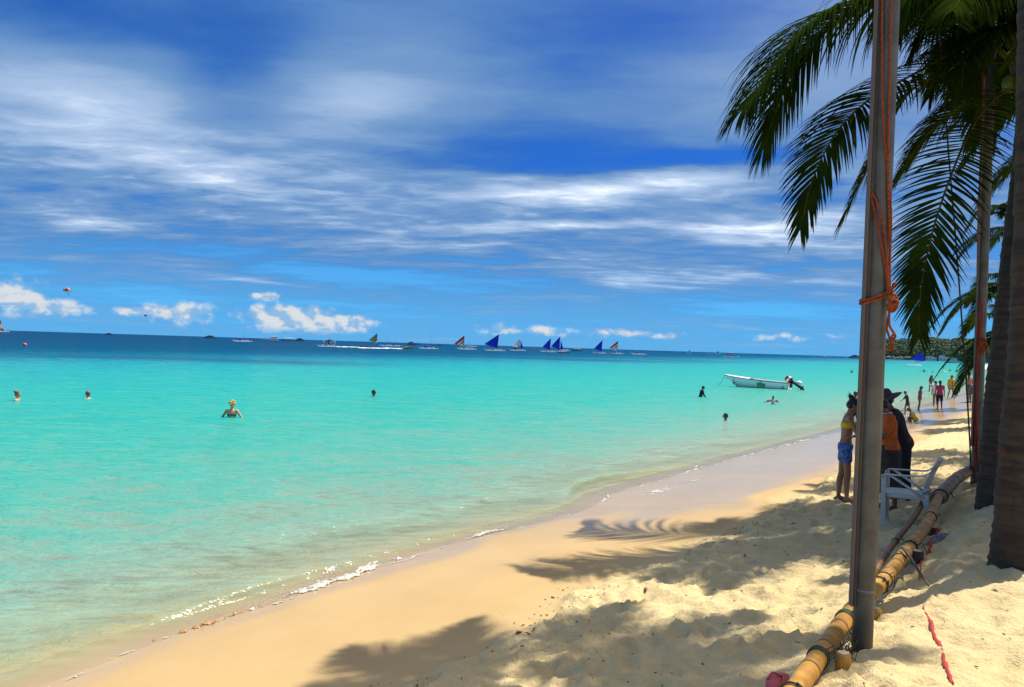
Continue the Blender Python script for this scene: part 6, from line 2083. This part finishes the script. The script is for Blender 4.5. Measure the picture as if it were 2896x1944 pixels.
# left edge to right edge of the photograph
sailboat(2, 939, 46, [(-2, -34), (9, -3), (-30, -6)], [OLIVE_S, WHITE_S, OLIVE_S], 'olive-sailed boat cut off by the left edge at the horizon')
canopy_boat(308, 943.4, 20, 6, 'tiny dark canopy boat alone near the left of the horizon', oar=True)
canopy_boat(594, 957.4, 32, 9, 'dome-roofed dark raft left of the blue-covered sailboat')
sailboat(686, 966.5, 56, None, [], 'white outrigger boat with lowered blue sail left of the white yacht', mast_px=(2, -39), furled=True)
canopy_boat(728, 961, 36, 4.5, 'low brown boat between the blue-covered sailboat and the white yacht', HULL_B, mat('brown_awning', (0.20, 0.13, 0.05), 0.8), False)
yacht(768, 966, 46, 17, 'white two-deck motor yacht with radio masts on the horizon')
canopy_boat(814, 965, 38, 10, 'dark boat under a long white awning right behind the motor yacht', HULL_B, HULL_W, False)
canopy_boat(848, 965, 26, 9, 'dome-roofed dark raft right of the white awning boat')
canopy_boat(932, 968.5, 26, 8, 'dome-roofed raft directly behind the cruising white outrigger boat')
w, m = boat_at(928, 981)
bk = empty('outrigger_boat', w, -math.atan2(w.x, w.y))
outrigger_boat(bk, 62 * m, HULL_W)
for x in (-0.20, 0.30): MB().tube([(62 * m * x, 0, 0.3), (62 * m * x, 0, 18 * m)], 62 * m * 0.006, 6).build('flag_mast', HULL_W, bk)
MB().tube([(62 * m * -0.22, 0, 13.5 * m), (62 * m * 0.32, 0, 13.5 * m)], 62 * m * 0.006, 6).build('awning_spar', HULL_W, bk)
MB().capsule((0.04 * 62 * m, 0, 1.2), (0.04 * 62 * m, 0, 2.3), 0.45, 0.35).ellipsoid((0.04 * 62 * m, 0, 2.9), (0.28, 0.28, 0.32)).capsule((0.0 * 62 * m, 0, 1.6), (-0.03 * 62 * m, 0, 2.0), 0.2, 0.15).build('boatman', HULL_B, bk)
tag(bk, 'long white outrigger motorboat with two thin masts and a dark boatman', 'boat', BOATGRP)
sailboat(1044, 984.5, 54, [(22, -43), (21, -14), (-2, -22)], [GREEN_S, BROWN_S, OLIVE_S, WHITE_S], 'outrigger boat with brown and green patterned sail trailing a white wake', HULL_R)
sailboat(1094, 979, 44, None, [], 'first of two bare-masted boats with blue covers right of the brown patterned sail', mast_px=(2, -38), furled=True)
sailboat(1118, 979.5, 40, None, [], 'second of two bare-masted boats with blue covers, nearer the yellow speedboat', mast_px=(0, -33), furled=True)
yb, m = boat_at(1150, 988)
sp = empty('speedboat', yb, -math.atan2(yb.x, yb.y) + math.pi)
vs, fs, c, n = hull_mesh(40 * m, 12 * m, 1.2 * m, 5 * m, 3.5 * m, 3 * m, 13)
MB().add(vs, fs).build('hull', HULL_Y, sp)
MB().prism([(-8 * m, 0), (9 * m, 0), (7 * m, 3 * m), (-3 * m, 3 * m)], 8 * m, (-1 * m, 0, 5 * m), (1, 0, 0), (0, 0, 1)).build('deck', HULL_W, sp, False)
MB().box((17 * m, 0, 5.5 * m), (3 * m, 3 * m, 6 * m), None, 0.3 * m).build('outboard', HULL_K, sp)
MB().capsule((4 * m, 0, 6 * m), (4 * m, 0, 9 * m), 1.2 * m, 0.9 * m).build('driver', HULL_K, sp)
tag(sp, 'yellow and white speedboat heading right with a foamy wake', 'speedboat')
canopy_boat(1163, 975.5, 24, 9, 'dome-roofed dark raft behind the yellow speedboat')
canopy_boat(1180, 972.5, 15, 5, 'small dark awning boat right of the raft behind the speedboat', HULL_K, None, False)
sailboat(1212, 987, 58, None, [], 'white outrigger boat with tall bare mast and bright blue cover', mast_px=(6, -45), furled=True)
canopy_boat(1246, 978.5, 18, 6, 'small brown boat right of the tall bare mast', HULL_B, HULL_B, False)
sailboat(1320, 988.5, 58, [(-8, -39), (-7, -8), (-36, -15)], [RED_S, RED_S, WHITE_S, RED_S, WHITE_S, GREEN_S, WHITE_S], 'leftmost boat with red, white and green striped sail')
sailboat(1334, 981, 34, None, [], 'bare-masted boat half hidden behind the leftmost striped sail', mast_px=(-8, -30))
sailboat(1400, 992.5, 62, [(10, -47), (6, -7), (-31, -18)], [BLUE_S], 'largest blue-sailed outrigger boat, left of the others')
sailboat(1464, 992, 50, [(6, -34), (4, -9), (-16, -11)], [WHITE_S, WHITE_S, BROWN_S], 'outrigger boat with faded pale sail and small blue jib', jib=[(8, -30), (7, -7), (16, -6)], furled=True)
yacht(1502, 989.5, 25, 8.5, 'small white cabin boat between the faded sail and the blue sails', decks=1, rails=False)
sailboat(1550, 995.5, 48, [(7, -39), (5, -5), (-16, -14)], [BLUE_S], 'left boat of the close pair of blue sails')
sailboat(1582, 995.5, 44, [(1, -44), (0, -6), (-24, -15)], [BLUE_S], 'right boat of the close pair of blue sails, with a blue jib', jib=[(3, -33), (2, -5), (12, -6)])
canopy_boat(1596, 999.5, 36, 10, 'brown launch with white cabin in front of the pair of blue sails', HULL_B, HULL_W, False)
canopy_boat(1631, 993.5, 30, 8, 'dark flat-roofed boat right of the pair of blue sails', HULL_K, mat('pale_awning', (0.40, 0.48, 0.52), 0.7), False)
sailboat(1696, 999.5, 42, [(7, -38), (5, -5), (-16, -13)], [BLUE_S], 'single blue sail next to the rightmost striped sail')
sailboat(1744, 1001, 42, [(3, -37), (1, -8), (-21, -16)], [RED_S, RED_S, WHITE_S, RED_S, WHITE_S, GREEN_S, WHITE_S], 'rightmost boat with red, white and green striped sail')
sailboat(1806, 1003, 46, None, [], 'white outrigger boat with long blue cover right of the striped sail', mast_px=(3, -22), furled=True)
canopy_boat(1892, 996.8, 12, 3, 'tiny dark boat on the horizon left of the thin blue sail', HULL_K, None, False)
sailboat(1949, 999, 14, [(1.5, -11), (1.5, -1), (-2, -2)], [BLUE_S], 'tiny thin blue sail on the far horizon')
sailboat(2005, 1001.5, 12, [(1, -10), (1, -1), (-1, -1)], [mat('dark_sail', (0.02, 0.025, 0.05), 0.7)], 'tiny dark upright sail on the far horizon')
sailboat(2030, 1001, 16, [(1, -9), (2, -1), (-3, -2)], [BLUE_S], 'tiny blue sail just left of the white excursion boat')
yacht(2062, 1003, 30, 8, 'white excursion boat with blue hull trim on the horizon', decks=1, roof=HULL_W)
canopy_boat(2068, 1010, 44, 7, 'pale outrigger launch in front of the white excursion boat', HULL_W, HULL_K, False)
canopy_boat(2147, 1005, 11, 3, 'first small dark boat right of the white excursion boat', HULL_K, None, False)
canopy_boat(2194, 1006, 8, 3, 'second small dark boat right of the white excursion boat', HULL_K, None, False)
yacht(2228, 1008, 9, 3, 'tiny white boat midway between excursion boat and nearest flagpole', decks=1, rails=False)
yacht(2276, 1011, 20, 4.5, 'low white launch with dark underside well left of the nearest flagpole', decks=1, rails=False)
yacht(2312, 1010.5, 13, 3.5, 'small white launch between the low launch and the cabin cruiser', decks=1, rails=False)
yacht(2331, 1013.5, 16, 6, 'white cabin cruiser left of the brown boats by the flagpole', decks=1)
canopy_boat(2361, 1012.5, 11, 3, 'small brown boat right of the white cabin cruiser', HULL_B, HULL_B, False)
canopy_boat(2381, 1013, 14, 4, 'brown boat next to the large dark boat by the flagpole', HULL_B, HULL_B, False)
canopy_boat(2418, 1014.5, 34, 11, 'large dark canopy boat touching the left side of the nearest flagpole', HULL_K)
sailboat(2600, 1024.5, 40, [(5, -28), (14, -2), (-23, -6)], [BLUE_S], 'blue-sailed boat in front of the wooded headland')
canopy_boat(2698, 1027.5, 40, 8, 'long dark boat anchored off the far white houses', HULL_K, mat('brown_awning', (0.20, 0.13, 0.05)), False)
w, m = boat_at(2584, 1034)
kb = empty('paddle_board', w, -math.atan2(w.x, w.y))
MB().loft([(Vector((x, 0, 0.12)), Vector((0, b, 0)), Vector((0, 0, 0.14))) for x, b in ((-2.6, .08), (-1.9, .42), (0, .55), (1.9, .42), (2.6, .1))], 12).build('board', HULL_W, kb)
MB().box((0, 0, 0.27), (1.4, 0.5, 0.02), None, 0.004).build('deck_pad', mat('grey_deck', (0.4, 0.4, 0.38)), kb)
tag(kb, 'white paddle board on the water below the blue-sailed boat', 'board')


def wake(pix, width, label, seed):
    """churned water left behind a hull"""
    pts = [G(x, y, 0.0) for x, y in pix]
    mb = MB()
    r = random.Random(seed)
    sp_ = spline(pts, 40)
    for p_ in sp_:
        for q in range(3):
            w_ = width * r.uniform(0.3, 1)
            mb.ellipsoid(p_ + Vector((r.uniform(-1, 1), r.uniform(-1, 1) * width * 2, r.uniform(0.0, 0.12))), (w_ * 2.4, w_ * 1.5, w_ * 0.30), None, 7, 5)
    tag(mb.build('boat_wake', WAKE_M), label, 'wake', kind='stuff')


wake([(958, 982), (985, 982.5), (1018, 983.5)], 0.55, 'white wake behind the long outrigger motorboat', 1)
wake([(1018, 985), (1060, 986), (1100, 986), (1130, 987.5)], 0.75, 'white wake between the patterned sail and the yellow speedboat', 2)

# buoy
p = G(70, 978.5, 0.0)
bo = empty('marker_buoy', (p.x, p.y, 0))
MB().ellipsoid((0, 0, 0.18), (0.34, 0.34, 0.34), None, 18, 12).build('float', mat('orange_float', (0.62, 0.10, 0.03), 0.4), bo)
MB().tube([(0.11 * math.cos(a), 0, 0.58 + 0.09 * math.sin(a)) for a in [i * math.pi / 5 for i in range(11)]], 0.022, 6).build('lifting_eye', HULL_K, bo)
tag(bo, 'round orange buoy floating near the left edge', 'buoy')


def parasail(px, py, wpx, Y, label, cols, man):
    c = P(px, py, Y); m = Y / FPX
    rt = empty('parasail', c, -math.atan2(c.x, c.y))
    Wd = wpx * m; Hh = Wd * 0.42
    N = 12
    for q in range(N):
        vs, fs = [], []
        for i in range(3):
            a = 2 * math.pi * (q + i / 2) / N
            for j in range(7):
                th = math.pi * 0.56 * (0.04 + 0.96 * j / 6)
                rr = Wd / 2 * math.sin(th) * (1.0 if i != 1 else 1.05)
                vs.append((rr * math.cos(a), rr * math.sin(a), Wd * 0.40 * math.cos(th)))
        for i in range(2):
            for j in range(6): fs.append((i * 7 + j, i * 7 + j + 1, i * 7 + 8 + j, i * 7 + 7 + j))
        MB().add(vs, fs).build('canopy_panel', cols[q % len(cols)], rt)
    body = Vector((man[0] * m, 0, -man[1] * m))
    for q in range(8):
        a = math.pi * 2 * q / 8
        MB().tube([(Wd * 0.49 * math.cos(a), Wd * 0.49 * math.sin(a), -Wd * 0.07), body + Vector((0, 0, 0.5))], 0.03, 4).build('line', HULL_K, rt)
    rd = MB()
    rd.capsule(body, body + Vector((0, 0, 0.55)), 0.22, 0.20); rd.ellipsoid(body + Vector((0, 0, 0.95)), (0.13, 0.13, 0.16))
    for s_ in (-1, 1):
        rd.capsule(body + Vector((s_ * 0.1, 0, 0)), body + Vector((s_ * 0.12, -0.4, -0.1)), 0.1, 0.08); rd.capsule(body + Vector((s_ * 0.12, -0.4, -0.1)), body + Vector((s_ * 0.12, -0.45, -0.55)), 0.08, 0.06)
        rd.capsule(body + Vector((s_ * 0.2, 0, 0.5)), body + Vector((s_ * 0.4, 0, 0.95)), 0.06, 0.05)
    link('rider', remeshed(rd, 0.05, 2), HULL_K, rt)
    tag(rt, label, 'parasail', 'parasails in the sky')


parasail(190, 822, 20, 780, 'larger parasail striped orange and cream high above the left cumulus cloud',
         [mat('orange_canopy', (0.55, 0.17, 0.04), 0.7, translucent=0.3), mat('cream_canopy', (0.55, 0.45, 0.30), 0.7, translucent=0.3), mat('maroon_canopy', (0.16, 0.03, 0.03), 0.7, translucent=0.3)], (3, 12))
parasail(412, 894, 9.5, 1500, 'smaller dark parasail low beside the second cloud', [mat('maroon_canopy', (0.16, 0.03, 0.03)), mat('navy_canopy', (0.03, 0.03, 0.08), 0.7)], (1, 6))

# ------------------------------------------------------------------ scraps of leaf and twig on the sand
def debris():
    r = np.random.RandomState(77)
    V, F = [], []
    n = 0
    for i in range(4200):
        k = r.rand()
        if k < 0.40:                                # the strandline
            t = r.uniform(-5, 22); s = 2.45 + 0.45 * float(fbm(np.array([t * 0.55]), np.array([1.7]), 3, 40)[0]) + 0.25 * float(sstep(t, 4, 9)) + r.normal(0, 0.16)
            if float(vnoise(np.array([t * 1.4]), np.array([3.3]), 88)[0]) < -0.1: continue
        elif k < 0.80: t = r.uniform(-5, 12); s = r.uniform(-3.5, 2.6)
        else: t = r.uniform(5, 30); s = r.uniform(-1, 2.8)
        x = OX + s * NX + t * DX; y = OY + s * NY + t * DY
        L = r.uniform(0.004, 0.017) if r.rand() < 0.88 else r.uniform(0.016, 0.034)
        B = L * r.uniform(0.14, 0.55); a = r.uniform(0, 6.28); z = gz(x, y) + 0.003
        c, sn = math.cos(a), math.sin(a); h = r.uniform(0.001, 0.006)
        pts = [(L, 0, h), (0, B, 0.001), (-L, 0, 0.002), (0, -B, 0.001), (0, 0, h + 0.004)]
        V += [(x + p[0] * c - p[1] * sn, y + p[0] * sn + p[1] * c, z + p[2]) for p in pts]
        F += [(n, n + 1, n + 4), (n + 1, n + 2, n + 4), (n + 2, n + 3, n + 4), (n + 3, n, n + 4)]
        n += 5
    o = link('beach_debris', mesh_np('beach_debris', V, F), mat('dead_leaf', (0.075, 0.040, 0.018), 0.9, col2=(0.16, 0.085, 0.035), scale=6), smooth=False)
    tag(o, 'scattered specks of dead leaf and twig on the dry sand', 'debris', kind='stuff')


debris()


def dry_leaf(px, py, size, label, seed):
    p = on_sand(px, py, 0.3); p.z += 0.014
    r = random.Random(seed)
    rt = empty('dry_leaf', p, r.uniform(0, 6))
    vs, fs = [], []
    n = 8
    for i in range(n):
        u = i / (n - 1)
        w_ = size * 0.36 * math.sin(math.pi * min(1, u * 0.94 + 0.05)) ** 0.8
        z_ = size * 0.30 * math.sin(u * 3.0 + seed)
        vs += [(size * (u - 0.5) * 2, -w_, z_ * 0.4 + w_ * 0.8), (size * (u - 0.5) * 2, 0, z_ * 0.4), (size * (u - 0.5) * 2, w_, z_ * 0.4 + w_ * 0.8)]
    for i in range(n - 1):
        for j in range(2): fs.append((3 * i + j, 3 * i + j + 1, 3 * i + 4 + j, 3 * i + 3 + j))
    MB().add(vs, fs).build('blade', mat('brown_leaf', (0.13, 0.055, 0.02), 0.8, var=0.5, scale=30), rt)
    MB().tube([(-size * 1.35, 0, 0.0), (-size * 0.9, 0, 0.004), (size * 0.8, 0, 0.006)], size * 0.035, 4).build('stalk', mat('brown_leaf', (0.13, 0.055, 0.02)), rt)
    tag(rt, label, 'leaf', 'dead leaves on the strandline')


dry_leaf(1468, 1793, 0.040, 'leftmost of the two dark curled leaves on the smooth sand', 1)
dry_leaf(1492, 1801, 0.026, 'small dark leaf just right of the leftmost curled leaf', 2)
dry_leaf(1512, 1780, 0.045, 'flat brown leaf above the pair of dark curled leaves', 3)
dry_leaf(1826, 1677, 0.040, 'reddish dead leaf clump at the edge of the bright dry sand', 4)
